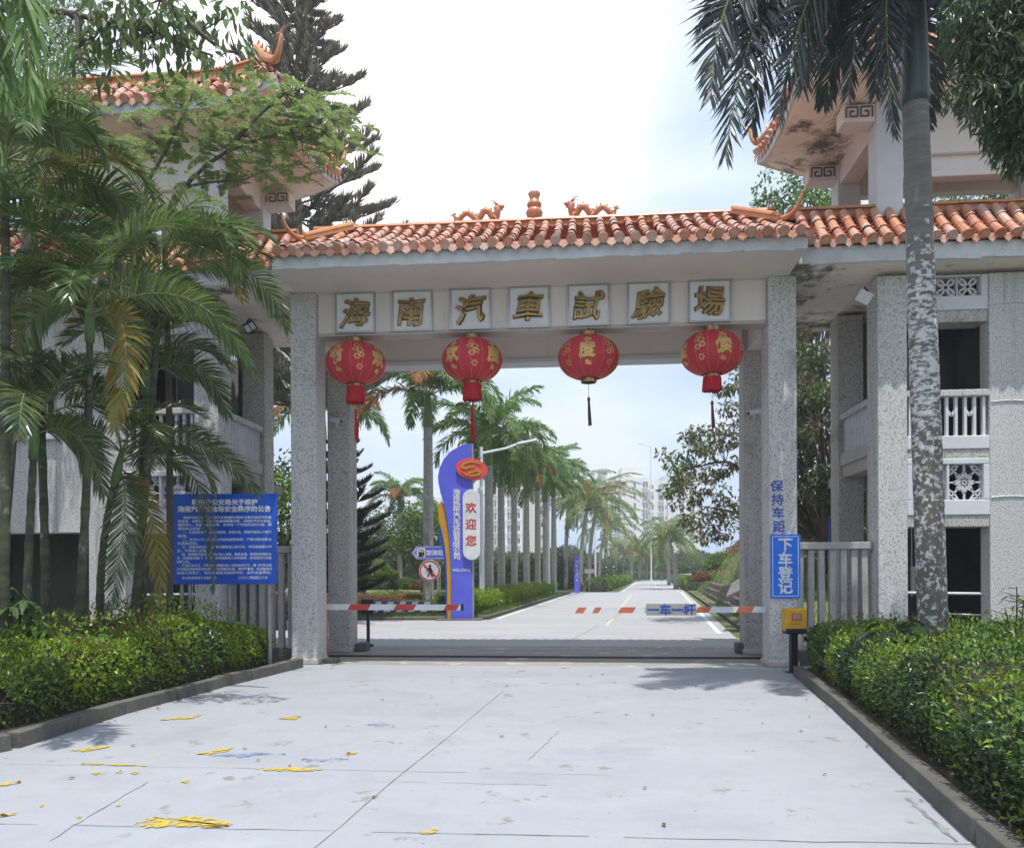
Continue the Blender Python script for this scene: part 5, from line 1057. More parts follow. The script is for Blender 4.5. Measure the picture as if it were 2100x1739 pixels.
# royal palm in the right hedge
rbark = mat('royal_bark', (.20,.185,.165), (.13,.12,.105), 2.5, rough=.95, bump=.5, bsc=30, stain=[((.60,.61,.61), 11, .455, .54, 1), ((.17,.20,.12), 2, .62, .8)], stretch=(1, 1, 2.2))
rplain = mat('royal_bark_smooth', (.23,.22,.195), (.17,.165,.145), 3, rough=.9, bump=.4, bsc=30, stain=[((.34,.335,.31), 5, .56, .75, 1), ((.12,.115,.10), 8, .6, .7, 1)], stretch=(.6, .6, 5))
rspot = mat('royal_bark_spotted', (.17,.15,.13), (.12,.105,.09), 2.5, rough=.95, bump=.5, bsc=30, stain=[((.60,.60,.59), 15, .515, .575), ((.24,.28,.18), 2, .60, .8)])
b = np.array((*D(5.08, 9.6), .08)); hz = 7.1
S0 = W(1878, -70, 9.6)
def fr(a, bb, c, n=150, ll=.74, **k):
    d = dict(a0=70, a1=24, droop=.14, v=.0, wd=.032, m=0, rm=1, roll=rng.normal(0, .35), rr=.022, t0=.1, jit=.10, plum=.35, face=(-sn+rng.normal(0, .2), cs, rng.normal(0, .2))); d.update(k); return (bez(a, bb, c, 16),) + tuple(d[q] if q not in ('n', 'll') else None for q in ()) , n, ll, d
ex = [fr(S0, W(1560, -230, 9.4), W(1492, 325, 9.0)), fr(S0, W(1690, -260, 9.0), W(1600, 235, 8.8)), fr(S0, W(1500, -130, 9.9), W(1530, 120, 9.9)), fr(S0+(0, -.05, -.1), W(1790, -170, 9.2), W(1838, 275, 9.3), 130, .56), fr(S0, W(1740, -190, 9.8), W(1700, 95, 9.9)),
      fr(S0, W(2010, -230, 9.5), W(2000, 150, 9.3), 70, .55), fr(S0, W(1945, -190, 9.9), W(1945, 110, 9.9), 60, .5), fr(S0, W(1640, -330, 9.6), W(1440, 60, 9.7)), fr(S0, W(1620, -260, 9.3), W(1545, 260, 9.2)), fr(S0, W(1660, -280, 9.5), W(1650, 180, 9.4)), fr(S0, W(1480, -260, 9.1), W(1462, 200, 8.8)), fr(S0, W(1790, -260, 9.6), W(1745, 200, 9.6), 120, .55), fr(S0+(0, -.05, -.1), W(1810, -120, 9.3), W(1800, 190, 9.35), 130, .55), fr(S0, W(1700, -220, 10.2), W(1580, 60, 10.4)), fr(S0, W(1930, -240, 9.2), W(1975, 60, 9.0), 90, .55)]
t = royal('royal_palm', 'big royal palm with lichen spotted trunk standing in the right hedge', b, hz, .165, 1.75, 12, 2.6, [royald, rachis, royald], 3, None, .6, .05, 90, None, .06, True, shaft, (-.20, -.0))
for o in t.children:
    if o.name.startswith('trunk'):
        me = o.data; me.materials[0] = rbark; me.materials.append(rplain); me.materials.append(rspot)
        for p in me.polygons:
            zc = p.center[2]+rng.normal(0, .34)+.2*math.sin(p.center[0]*40+p.center[1]*31); p.material_index = 1 if zc > 5.35 else (0 if zc > 3.1 else 2)
    if o.name.startswith('crown') and not o.name.startswith('crownshaft'): crn = o
g = GB()
for e in ex: frond_curve(g, e[0][0], e[1], e[2], **e[3])
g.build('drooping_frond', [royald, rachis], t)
# areca palms on the left
ring = mat('areca_stem', (.10,.115,.06), (.055,.05,.04), 3, rough=.8, bump=.3, bsc=20, stain=[((.24,.23,.2), 4, .58, .66)], stretch=(1, 1, 3))
def areca(base, crown, nf, L, label, seed, yellow=0, extra=(), lm=None, r=.055, group='areca palms in the left bed'):
    t = thing('areca_palm', label, 'palm', base, group=group); g = GB(); rs = np.random.default_rng(seed); lm = lm or [arecam, rachis, arecay]
    mid = (np.asarray(base)+crown)/2+np.array((rs.normal(0, .15), rs.normal(0, .1), 0)); pts = bez(base, mid, crown, 30); rad = r*(1+.10*np.sin(np.arange(30)*2.2))*np.linspace(1.15, .8, 30); g.tube(pts, rad, 10, 0, False); g.build('stem', ring, t, smooth=True)
    g = GB(); d = nrm(crown-mid); g.tube([crown-d*.05, crown+d*.2, crown+d*.5], [r*1.1, r*1.15, r*.5], 10); g.build('crownshaft', shaftg, t, smooth=True); c = np.asarray(crown)+d*.42
    g = GB()
    nf = int(nf*1.35)
    for i in range(nf):
        az = i*2.399+rs.uniform(-.4, .4); u = (i+.5)/nf; e0 = R(80-50*u)+rs.normal(0, .1); e1 = e0-R(75+45*rs.random())
        frond_curve(g, arch(c, az, e0, max(e1, R(-80)), L*rs.uniform(.8, 1.15)), 56, .46, 62, 28, .24, .30, .026, 2 if rs.random() < yellow else 0, 1, rs.normal(0, .25), .013, .22, .07)
    for e in extra: frond_curve(g, *e)
    g.build('crown', lm, t); return t
def ef(p, q, r_, m=0, ll=.48, n=60, v=.1, roll=0, wd=.030, droop=.22): return (bez(W(*p), W(*q), W(*r_), 16), n, ll, 62, 24, droop, v, wd, m, 1, roll+rng.normal(0, .25), .014, .14, .05, 0, None, (-sn+rng.normal(0, .25), cs, .35))
gz = lambda px, Y, z=.1: np.array((*W(px, 0, Y)[:2], z))
areca(gz(150, 10.3), W(186, 690, 10.1), 9, 1.7, 'areca palm with one yellowing frond hanging in front of the left tower', 11, .05,
      [ef((188, 650, 10.0), (300, 590, 9.8), (238, 875, 9.5), 2, .56, 52, .1, 0, .040), ef((190, 640, 10.0), (400, 520, 9.9), (515, 745, 9.9), 0, .40), ef((190, 640, 10.0), (60, 560, 9.8), (10, 800, 9.6), 0, .42)])
areca(gz(95, 10.7), W(72, 520, 10.6), 10, 1.9, 'tall areca palm with dense crown left of the yellowing one', 12, .05, [ef((72, 470, 10.5), (210, 300, 10.3), (300, 470, 10.2)), ef((72, 470, 10.5), (200, 420, 10.4), (300, 600, 10.3))])
areca(gz(5, 9.5), W(14, 395, 9.4), 9, 1.9, 'tallest areca palm at the left edge, broad pale fronds', 13, .02, [ef((14, 340, 9.3), (60, 150, 9.2), (150, 300, 9.0), 0, .5), ef((60, 330, 9.3), (180, 160, 9.2), (225, 330, 9.1), 0, .5), ef((14, 340, 9.3), (20, 160, 9.3), (95, 280, 9.2), 0, .5)])
areca(gz(262, 11.3), W(330, 600, 11.3), 11, 1.9, 'areca palm whose fronds reach the left pillar below the eave', 14, .08, [ef((332, 560, 11.3), (520, 470, 11.4), (592, 672, 11.5)), ef((332, 560, 11.3), (450, 400, 11.2), (500, 560, 11.2)), ef((332, 560, 11.3), (440, 600, 11.3), (520, 760, 11.4))])
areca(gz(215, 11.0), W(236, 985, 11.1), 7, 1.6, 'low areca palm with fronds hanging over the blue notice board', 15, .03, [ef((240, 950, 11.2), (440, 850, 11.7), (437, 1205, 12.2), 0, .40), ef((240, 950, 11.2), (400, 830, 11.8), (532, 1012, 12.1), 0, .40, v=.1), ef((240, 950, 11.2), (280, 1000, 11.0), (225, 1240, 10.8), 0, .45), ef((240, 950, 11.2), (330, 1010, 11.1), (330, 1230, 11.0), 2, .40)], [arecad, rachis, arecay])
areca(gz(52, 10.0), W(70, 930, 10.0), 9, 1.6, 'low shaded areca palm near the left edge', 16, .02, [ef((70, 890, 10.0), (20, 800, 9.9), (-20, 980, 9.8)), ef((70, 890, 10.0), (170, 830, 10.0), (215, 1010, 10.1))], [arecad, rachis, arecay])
areca(gz(-110, 9.6), W(-60, 640, 9.6), 10, 1.9, 'areca palm mostly beyond the left edge, only frond tips in view', 17, .02)
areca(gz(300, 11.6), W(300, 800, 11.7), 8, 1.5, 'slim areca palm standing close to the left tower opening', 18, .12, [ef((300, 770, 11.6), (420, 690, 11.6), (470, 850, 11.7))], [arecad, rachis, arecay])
g = GB()                                                             # dry flower stalks hanging in the arecas
for c, n_ in ((W(100, 560, 10.2), 50), (W(345, 640, 11.2), 40), (W(20, 640, 9.5), 30)):
    for i in range(n_):
        d = rng.normal(0, .28, 3); g.tube([c, c+d*.5+(0, 0, .05), c+d+(0, 0, -.35*rng.random()-.05)], [.006, .005, .003], 4)
o = g.build('dry_flower_stalk', arecay); o['kind'] = 'stuff'; o['label'] = 'dry yellow flower stalks hanging among the left palms'
# pale pinnate tree before the left pavilion
def clump_tree(name, label, cat, base, fork, cl, Y, n, L, Wd, lm, r, flat, down, branches, tr=.06, group=None, pinnate=0):
    t = thing(name, label, cat, base, group=group); g = GB(); g.tube(bez(base, (np.asarray(base)+fork)/2+(.1, 0, 0), fork, 10), np.linspace(tr, tr*.7, 10), 8, 0, False)
    ends = []
    for br in branches:
        p = np.array([W(*q) for q in br]); tt = np.linspace(0, len(p)-1, 14); q = np.stack([np.interp(tt, range(len(p)), p[:, i]) for i in range(3)], 1)
        for _ in range(2): q[1:-1] = (q[:-2]+2*q[1:-1]+q[2:])/4
        g.tube(q, np.linspace(tr*.62, .010, 14), 6, 0, False); ends += list(q[3:])
    E_ = np.array(ends); f = GB()
    for c in cl:
        y = c[3] if len(c) > 3 else Y; p = W(c[0], c[1], y+rng.normal(0, .15)); k = np.argmin(((E_-p)**2).sum(1)); limb(g, E_[k], p, .012, .004, .05, 0, 4, 6)
        if pinnate:
            for q_ in range(int(pinnate*(c[2] if len(c) > 2 else 1))):
                o_ = p+rng.normal(0, 1, 3)*np.array((r, r, r*flat))*.55; frond_curve(f, arch(o_, rng.uniform(0, 6.28), rng.uniform(-.1, .5), rng.uniform(-.8, -.1),   .44*rng.uniform(.7, 1.2), 6), 14, L, 62, 40, .2, .05, Wd, 0, 0, rng.normal(0, .2), .004, .15, .1)
            continue
        clump(f, p, r*(c[2] if len(c) > 2 else 1), int(n*(c[2] if len(c) > 2 else 1)), L, Wd, random.randrange(len(lm)), down, flat)
    g.build('trunk', bark, t, smooth=True); f.build('crown', lm, t); return t
cl = [(407, 190), (441, 237), (492, 258), (577, 197), (627, 237), (661, 288), (543, 298), (339, 231), (322, 265), (244, 278), (424, 326), (475, 339), (458, 383), (509, 366), (288, 305), (390, 288), (593, 258), (627, 322), (373, 170), (600, 215), (655, 250), (690, 300), (560, 240), (520, 330), (360, 205), (210, 300, .7), (545, 210), (470, 210), (680, 265), (640, 205), (600, 290), (415, 260, .8), (565, 345, .7), (500, 300, .8), (450, 300, .8), (270, 330, .6), (695, 330, .6)]

clump_tree('pinnate_tree', 'light green feathery tree spreading in front of the left pavilion', 'tree', gz(345, 12.2), W(340, 470, 12.2), cl, 12.15, 150, .10, .030, [lightleaf], .42, .36, .55,
           branches=[[(340, 470, 12.2), (288, 393, 12.2), (339, 319, 12.1), (380, 231, 12.1), (407, 180, 12.0)], [(340, 470, 12.2), (373, 376, 12.2), (475, 298, 12.1), (545, 285, 12.1), (640, 240, 12.0), (690, 290, 12)], [(340, 470, 12.2), (360, 390, 12.2), (420, 372, 12.2), (509, 366, 12.1)], [(340, 470, 12.2), (300, 350, 12.2), (245, 285, 12.2)], [(475, 298, 12.1), (540, 230, 12.1), (590, 190, 12.0)]], pinnate=11)
# branch with hanging leaves at the upper left
u2 = lambda u, v: (u*.3392, v*.3392)
hl = [(640, 160), (760, 120), (850, 60), (950, 80), (1000, 160), (1090, 180), (830, 230), (870, 280), (1200, 240), (650, 240, .5), (540, 300, .5), (640, 400, .5), (430, 400, .5), (1100, 350, .6), (1250, 370, .6), (1400, 180, .6), (1430, 40, .7), (1350, 50, .5), (1480, 330, .6), (1210, 60, .6), (700, 80), (900, 150), (560, 60), (1150, 130), (450, 60), (780, 20), (1010, 40), (590, 210, .5), (1330, 360, .6), (500, 230, .4), (680, 450, .6), (900, 20), (1060, 110), (740, 190)]
hl = [(*u2(c[0], c[1]), *(c[2:] or (1,))) for c in hl]
clump_tree('overhanging_tree', 'tree leaning in from the left, broad pointed leaves hanging against the sky', 'tree', gz(-330, 8.2, 0), W(-260, 250, 8.2), hl, 8.2, 22, .16, .066, [branchleaf], .27, .7, 1.5,
           [[(-260, 250, 8.2), (-60, 40, 8.2), (100, 3, 8.2), (142, 24, 8.2), (203, 37, 8.2), (305, 61, 8.2), (360, 71, 8.2), (383, 98, 8.2), (441, 112, 8.2)], [(150, 26, 8.2), (166, 34, 8.2), (164, 112, 8.1), (190, 150, 8.1)], [(-60, 40, 8.3), (200, -60, 8.3), (360, 0, 8.2), (407, 61, 8.2), (468, 108, 8.2), (502, 105, 8.2)], [(305, 61, 8.2), (290, 95, 8.1), (285, 100, 8.1)]], .062)
fl = [(112, 112), (95, 60), (130, 70), (150, 30, .7), (75, 150), (105, 190), (140, 205), (60, 100), (40, 190), (120, 30), (160, 100, .5), (85, 30), (150, 190, .7), (170, 215, .6), (20, 250), (60, 240)]
clump_tree('feathery_tree', 'fine leaved bright green tree filling the upper left corner', 'tree', gz(-20, 13.0, .1), W(60, 420, 13.0), fl, 13.0, 330, .10, .026, [lightleaf, midleaf], .55, .9, .5, [[(60, 420, 13), (70, 300, 13), (80, 180, 13), (110, 80, 13)], [(70, 300, 13), (120, 230, 13), (150, 190, 13)], [(80, 180, 13), (50, 120, 13), (90, 20, 13)]], .09)
# palm just outside the left edge: its hanging fronds
b = gz(-210, 6.4, 0); t = thing('royal_palm', 'palm outside the left edge, only its long hanging fronds in the top corner', 'palm', b)
g = GB(); g.tube([b, b+(0, 0, 4), b+(.1, 0, 7.2)], [.18, .17, .13], 14); g.build('trunk', rbark, t, smooth=True)
g = GB(); s_ = b+(.1, 0, 7.2)
for q, r_ in (((60, -330, 6.3), (66, 222, 6.0)), ((-40, -300, 6.5), (18, 205, 6.2)), ((-60, -250, 6.1), (-40, 260, 5.9)), ((-420, -330, 6.4), (-420, 160, 6.4)), ((-250, -400, 7), (-150, 100, 7.4))): frond_curve(g, bez(s_, W(*q), W(*r_), 18), 90, .62, 40, 18, .7, .1, .04, 0, 1, 0, .02, .12, .15, .4)
g.build('crown', [royalm, rachis], t)
# dark tree at the upper right
dl = [(2000, 60), (2040, 20), (2080, 80), (2060, 140), (2035, 165), (1990, 190, .7), (2050, 220), (2090, 250), (2085, 300, .8), (2015, 110), (2100, 180), (2100, 20), (1965, 20, .8), (2130, 100), (2150, 220), (2140, 300), (1975, 150, .6), (2020, 200, .8), (2060, 270, .7), (2000, 20), (2070, 180), (2110, 130), (2060, 60), (1980, 80, .7), (2030, 80), (2090, 330, .5), (2120, 40), (2045, 110)]
dl = [c for c in dl if c[0] > 1985]
dl += [(c[0]+abs(rng.normal(70, 60)), c[1]+rng.normal(-60, 60)) for c in dl]
clump_tree('dark_tree', 'dark glossy leaved tree hanging into the upper right corner', 'tree', np.array((*D(6.9, 7.6), .05)), W(2330, 280, 7.6), dl, 7.6, 240, .125, .032, [darkleaf], .30, .8, 1.0, [[(2330, 280, 7.6), (2220, 100, 7.6), (2100, 60, 7.6), (1990, 50, 7.6)], [(2220, 100, 7.6), (2140, 170, 7.5), (2070, 210, 7.5)], [(2330, 280, 7.6), (2200, 240, 7.6), (2110, 270, 7.5)]], .14)
# small plants in the beds
def big_leaf_plant(name, label, base, stems, L, Wd, lm, lobes=0, seed=0):
    t = thing(name, label, 'plant', base); g = GB(); f = GB(); rs = np.random.default_rng(seed)
    for (dx, dy, h, n) in stems:
        tp = np.asarray(base)+(dx, dy, h); g.tube(bez(base, (np.asarray(base)+tp)/2+(0, 0, .1), tp, 6), np.linspace(.014, .006, 6), 5, 0, False)
        for i in range(n):
            az = rs.uniform(0, 6.28); e = rs.uniform(-.2, .5); pd = np.array((math.cos(az)*math.cos(e), math.sin(az)*math.cos(e), math.sin(e))); p = tp-(0, 0, rs.random()*h*.5); q = p+pd*rs.uniform(.08, .22); g.tube([p, q], .004, 4, 0, False)
            s0 = np.array((-math.sin(az), math.cos(az), 0)); dirs = [0] if not lobes else np.linspace(-1.9, 1.9, lobes)
            for a in dirs:
                d = nrm(pd*(1, 1, .2)*math.cos(a)+s0*math.sin(a)+np.array((0, 0, -.35))); l = L*rs.uniform(.8, 1.1)*(1-.12*abs(a))
                sd_ = nrm(np.cross(d, (0, 0, 1))); up = np.cross(sd_, d); tt = np.linspace(0, 1, 6); wv = Wd*np.array([.1, .8, 1, .8, .42, .0]) if not lobes else Wd*np.array([.3, .6, 1, .9, .5, 0])
                c = q+d*l*tt[:, None]-np.array((0, 0, 1))*(l*.35*tt**2)[:, None]; V = np.concatenate([c-sd_*wv[:, None]/2+up*.25*wv[:, None]/2, c, c+sd_*wv[:, None]/2+up*.25*wv[:, None]/2])
                f.add(V, [(k, k+1, k+7, k+6) for k in range(5)]+[(6+k, 7+k, 13+k, 12+k) for k in range(5)])
    g.build('stem', bark, t); f.build('foliage', lm, t, smooth=True); return t
big_leaf_plant('papaya_plant', 'young papaya plant with lobed leaves above the left hedge', W(75, 1330, 9.8), [(0, 0, .42, 6), (.28, 0, .30, 5), (.62, .1, .18, 4), (-.3, 0, .36, 4)], .24, .055, brightleaf, 7, 1)
big_leaf_plant('schefflera_plant', 'broad leaved plant at the left edge above the hedge', W(10, 1300, 9.5), [(0, 0, .65, 7), (.1, .1, .5, 4)], .30, .09, midleaf, 5, 2)
big_leaf_plant('broadleaf_plant', 'large heart leaved plant left of the royal palm trunk', W(1838, 1350, 9.2), [(0, 0, .45, 9), (.12, 0, .30, 6), (-.15, 0, .28, 6)], .24, .19, hedgeG, 0, 3)
big_leaf_plant('sprawling_shrub', 'light green sprawling shrub right of the royal palm trunk', W(1990, 1360, 9.8), [(0, 0, .45, 16), (.3, .1, .40, 14), (-.25, 0, .36, 14), (.5, 0, .3, 12), (.15, -.2, .3, 12)], .12, .055, hedgeY, 0, 4)
big_leaf_plant('flowering_weed', 'tall thin weed with pale flowers at the right edge', W(2085, 1380, 9.0), [(0, 0, .95, 14), (.08, 0, .8, 12), (-.1, .05, .7, 10), (.2, 0, .9, 10)], .10, .03, brightleaf, 0, 5)
g = GB(); 
for i in range(46):
    az = rng.uniform(0, 6.28); d = np.array((math.cos(az), math.sin(az), 0)); p = W(2085, 1345, 9.2); g.leaves([p], [d*.6+(0, 0, .75)], [(0, 0, 1.0)], .55*rng.uniform(.7, 1.1), .03)
tag(g.build('strap_leaf_plant', brightleaf), 'clump of long strap leaves at the right edge behind the hedge', 'plant')
# Norfolk pine behind the left tower
def pine(base, H, rt, slope, rmax, label, seed, tr=.2, sp=.52, zlow=2.0):
    rs = np.random.default_rng(seed); t = thing('norfolk_pine', label, 'tree', base, group='norfolk pines behind the left tower'); g = GB(); base = np.asarray(base); g.tube([base, base+(0, 0, H*.5), base+(0, 0, H)], [tr, tr*.6, .03], 10)
    f = GB(); z = zlow; k = 0
    while z < H-.2:
        r = min(rmax, .15+slope*(H-z)**.9)
        for j in range(6):
            az = j*math.pi/3+k*.5+rs.normal(0, .08); d = np.array((math.cos(az), math.sin(az), 0)); c = base+(0, 0, z); L = r*rs.uniform(.85, 1.08)
            pts = bez(c, c+d*L*.55+(0, 0, -.02*L), c+d*L+(0, 0, .28*L), 8); g.tube(pts, np.linspace(.035, .008, 8), 5, 0, False)
            n = int(40+L*60); u = rs.uniform(.12, 1, n); P = np.stack([np.interp(u, np.linspace(0, 1, 8), pts[:, i]) for i in range(3)], 1); s_ = np.array((-d[1], d[0], 0)); w = rs.choice([-1, 1], n)[:, None]*rs.uniform(.2, 1, (n, 1))
            f.leaves(P, d*.55+s_*w*.8+np.array((0, 0, .75))+rs.normal(0, .12, (n, 3)), d*.3+s_+rs.normal(0, .4, (n, 3)), (.24+.30*L*.4*(1-u*.6)), .05, 0)
        z += sp*rs.uniform(.85, 1.15); k += 1
    g.build('trunk', bark, t, smooth=True); f.build('crown', pinem, t); return t
b = W(615, 1180, 24); b[2] = 0; pine(b, 21.5, 0, .37, 3.0, 'tall norfolk pine rising behind the left pavilion roof', 5, sp=.44, zlow=6.6)
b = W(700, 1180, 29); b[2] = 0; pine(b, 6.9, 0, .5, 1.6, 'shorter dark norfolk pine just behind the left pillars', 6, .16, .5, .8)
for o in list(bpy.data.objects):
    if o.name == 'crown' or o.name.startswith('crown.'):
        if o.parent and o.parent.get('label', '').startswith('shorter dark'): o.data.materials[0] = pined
# royal palms of the road
p1 = royal('royal_palm', 'tallest royal palm behind the petrol station arrow sign', np.array((*D((879-CX)/FPX*31, 31), .05)), 7.1, .20, 1.3, 20, 3.6, None, 21, 'royal palms along the road', .75, .055, 100, None, .10)
p2 = royal('royal_palm', 'royal palm right behind the tall blue welcome pylon', np.array((*D((1003-CX)/FPX*34, 34), .05)), 6.0, .19, 1.2, 20, 3.4, None, 22, 'royal palms along the road', .72, .055, 100, None, .10)
b = np.array((*D((662-CX)/FPX*45, 45), .05)); dup(p1, b, 1.0, 1.27, 'royal palm behind the left rear pillar, only fronds to its right in view')
for k, (px, Y, sc, pr) in enumerate(((1028, 37, .90, 1), (1055, 40.5, .90, 0), (1080, 44, .92, 1), (1103, 47.5, .98, 0), (1119, 51, .98, 1), (1136, 54, 1.02, 0))):
    dup((p1, p2)[pr], np.array((*D((px-CX)/FPX*Y, Y), .05)), k*1.7+.5, sc*(.90 if pr == 0 else 1.0), 'royal palm of the roadside row, ' + ('first', 'second', 'third', 'fourth', 'fifth', 'last')[k] + ' counted from the welcome pylon')
for k, (px, Y, sc) in enumerate(((820, 48, .95), (900, 56, .95), (940, 62, .9))): dup((p1, p2)[k % 2], np.array((*D((px-CX)/FPX*Y, Y), .05)), k*2.1, sc*.75, 'royal palm in the background left of the pylon, ' + ('nearest', 'middle', 'farthest')[k] + ' of three')
# coconut palms
def coconut(px, Y, hz, lean, label, seed, fl=3.6, nf=20):
    b = np.array((*D((px-CX)/FPX*Y, Y), .0)); rs = np.random.default_rng(seed); t = thing('coconut_palm', label, 'palm', b, group='coconut palms at the road bend'); g = GB(); tp = b+np.array((*D(lean, 0), hz)); pts = bez(b, b+(0, 0, hz*.6), tp, 12); g.tube(pts, np.linspace(.22, .12, 12), 10); g.build('trunk', trunkm, t, smooth=True); g = GB()
    wind = np.array((*D(1, .1), 0))
    for i in range(nf):
        az = i*2.399+rs.uniform(-.3, .3); u = (i+.5)/nf; e0 = R(80-85*u); q = arch(tp, az, e0, max(R(-85), e0-R(85+20*rs.random())), fl*rs.uniform(.85, 1.1)); q = q+wind*(np.linspace(0, 1, 14)**2)[:, None]*.5
        frond_curve(g, q, 60, .75, 65, 30, .7, .0, .055, 2 if rs.random() < .05 else 0, 1, rs.normal(0, .3), .025, .12, .1)
    g.build('crown', [cocom, rachis, royalo], t)
    g = GB(); 
    for i in range(5): a = rs.uniform(0, 6.28); g.lathe([(0, -.14), (.09, -.1), (.12, 0), (.08, .1), (0, .13)], tp+(math.cos(a)*.25, math.sin(a)*.25, -.25), 8)
    g.build('coconut', ring, t); return t
coconut(1190, 62, 6.6, .6, 'large coconut palm behind the small blue pylon', 31, 4.2, 24); coconut(1207, 70, 7.8, 1.0, 'coconut palm with wind blown fronds before the middle apartments', 32, 4.6, 24); coconut(1160, 66, 7.5, .3, 'coconut palm between the royal row and the small pylon', 33, 4.2, 22); coconut(1228, 82, 6.0, .8, 'coconut palm next to the apartment block left wing', 34, 4.4, 22)
coconut(1386, 66, 4.2, -.6, 'low coconut palm on the right verge below the brown leaved tree', 35, 3.6, 22); coconut(1372, 84, 5.0, -.5, 'coconut palm farther along the right verge', 36, 3.8, 20)
c1 = coconut(1295, 122, 4.4, .3, 'distant coconut palm at the bend, leftmost of the far row', 37, 4.0, 18)
for k, (px, Y) in enumerate(((1312, 126), (1326, 130), (1343, 128), (1357, 124), (1276, 116), (1262, 108))): dup(c1, np.array((*D((px-CX)/FPX*Y, Y), 0)), k*1.3+.6, .9+.06*(k % 3), 'distant coconut palm at the bend, ' + ('just left of the lamp mast', 'second left of the lamp mast', 'first right of the lamp mast', 'second right of the lamp mast', 'beside the small apartment wing', 'nearest of the left far row')[k])
# trees
bl = [(1385, 955), (1400, 985), (1410, 930), (1430, 965), (1440, 1000), (1400, 1030), (1425, 1060), (1440, 895), (1455, 925), (1470, 880), (1475, 960), (1480, 1010), (1465, 1050), (1450, 1090), (1490, 1090), (1500, 840), (1505, 900), (1515, 950), (1520, 790), (1530, 740), (1540, 840), (1540, 700), (1545, 1000), (1560, 760), (1570, 900), (1520, 1050), (1590, 820), (1600, 960), (1650, 720), (1670, 760), (1640, 800), (1690, 740), (1700, 820), (1620, 1020), (1555, 1080), (1380, 1000, .6), (1420, 900, .6), (1490, 800, .6)]
bl += [(c[0]+rng.normal(0, 16), c[1]+rng.normal(0, 16), .6, 24.5+rng.normal(0, .9)) for c in bl for _ in (0, 1)]
clump_tree('brown_leaved_tree', 'tree with brownish green leaves spreading left of the right rear pillar', 'tree', np.array((*D(8.6, 24.6), 1.6)), W(1590, 1080, 24.6), bl, 24.5, 62, .19, .085, [brownleaf, midleaf, brownleaf], .42, .6, .7, [[(1590, 1080, 24.6), (1550, 1000, 24.5), (1500, 940, 24.5), (1430, 960, 24.4), (1395, 965, 24.4)], [(1590, 1080, 24.6), (1580, 950, 24.6), (1550, 850, 24.6), (1535, 740, 24.6)], [(1590, 1080, 24.6), (1500, 1050, 24.5), (1440, 1040, 24.5)], [(1580, 950, 24.6), (1640, 830, 24.6), (1680, 750, 24.6)]], .13)
broadleaf('dark_green_tree', 'dense dark tree seen between the right pillar and the tower', 'tree', np.array((*D(8.6, 21.5), .6)), W(1690, 955, 21.5), (1.9, 1.7, 3.9), 70, 190, .18, .08, [midleaf, darkleaf, brownleaf], .16, .6, down=.6)
broadleaf('tall_tree', 'tall green tree seen under the right pavilion eave', 'tree', np.array((*D(11.2, 30), 1.0)), W(1655, 430, 30)+(0, 0, -1.0), (1.9, 1.8, 2.6), 34, 190, .22, .10, [brightleaf, midleaf], .22, .85, group='tall trees behind the right tower')
broadleaf('tall_tree', 'wide green tree crown behind the right pavilion columns', 'tree', np.array((*D(17.5, 29), 1.0)), W(2010, 440, 29)+(0, 0, -1.0), (4.2, 2.5, 3.0), 60, 190, .22, .10, [midleaf, brightleaf], .25, .95, group='tall trees behind the right tower')
broadleaf('garden_tree', 'green tree behind the round bright shrub left of the welcome pylon', 'tree', np.array((*D((812-CX)/FPX*50, 50), .05)), W(812, 1090, 50), (2.4, 2.0, 2.2), 34, 130, .24, .10, [midleaf, brightleaf], .14, .8)
broadleaf('garden_tree', 'small tree with reddish shoots behind the big royal palm trunk', 'tree', np.array((*D((868-CX)/FPX*44, 44), .05)), W(862, 1105, 44), (1.5, 1.3, 2.0), 26, 130, .22, .10, [midleaf, brightleaf, brightleaf], .12, .7)
broadleaf('garden_tree', 'dark bushy tree behind the left rear pillar', 'tree', np.array((*D((745-CX)/FPX*46, 46), .05)), W(745, 1120, 46), (1.6, 1.4, 1.9), 26, 130, .22, .10, [midleaf, darkleaf], .12, .7)
for k, (px, py, Y, rx, rz, lm) in enumerate(((80, 1000, 25, 3, 3, [midleaf]), (250, 960, 27, 3, 3.4, [brightleaf, midleaf]), (400, 900, 24, 2.2, 3.4, [brightleaf]), (500, 1000, 25, 2.0, 2.6, [midleaf, brightleaf]), (575, 1080, 22, 1.2, 1.5, [brightleaf]))):
    broadleaf('garden_tree', 'green tree behind the left tower, ' + ('beyond the barred window', 'beyond the palm clump', 'seen through the side balcony', 'seen beside the tower column', 'low one in the gap by the left pillar')[k], 'tree', np.array((*D((px-CX)/FPX*Y, Y), 0)), W(px, py, Y), (rx, rx*.8, rz), 26, 130, .20, .085, lm, .14, .8)
broadleaf('garden_tree', 'green tree behind the right tower interior', 'tree', np.array((*D(12.5, 24), .3)), W(1900, 960, 24), (2.6, 2.0, 3.0), 30, 130, .20, .085, [midleaf], .14, .9)
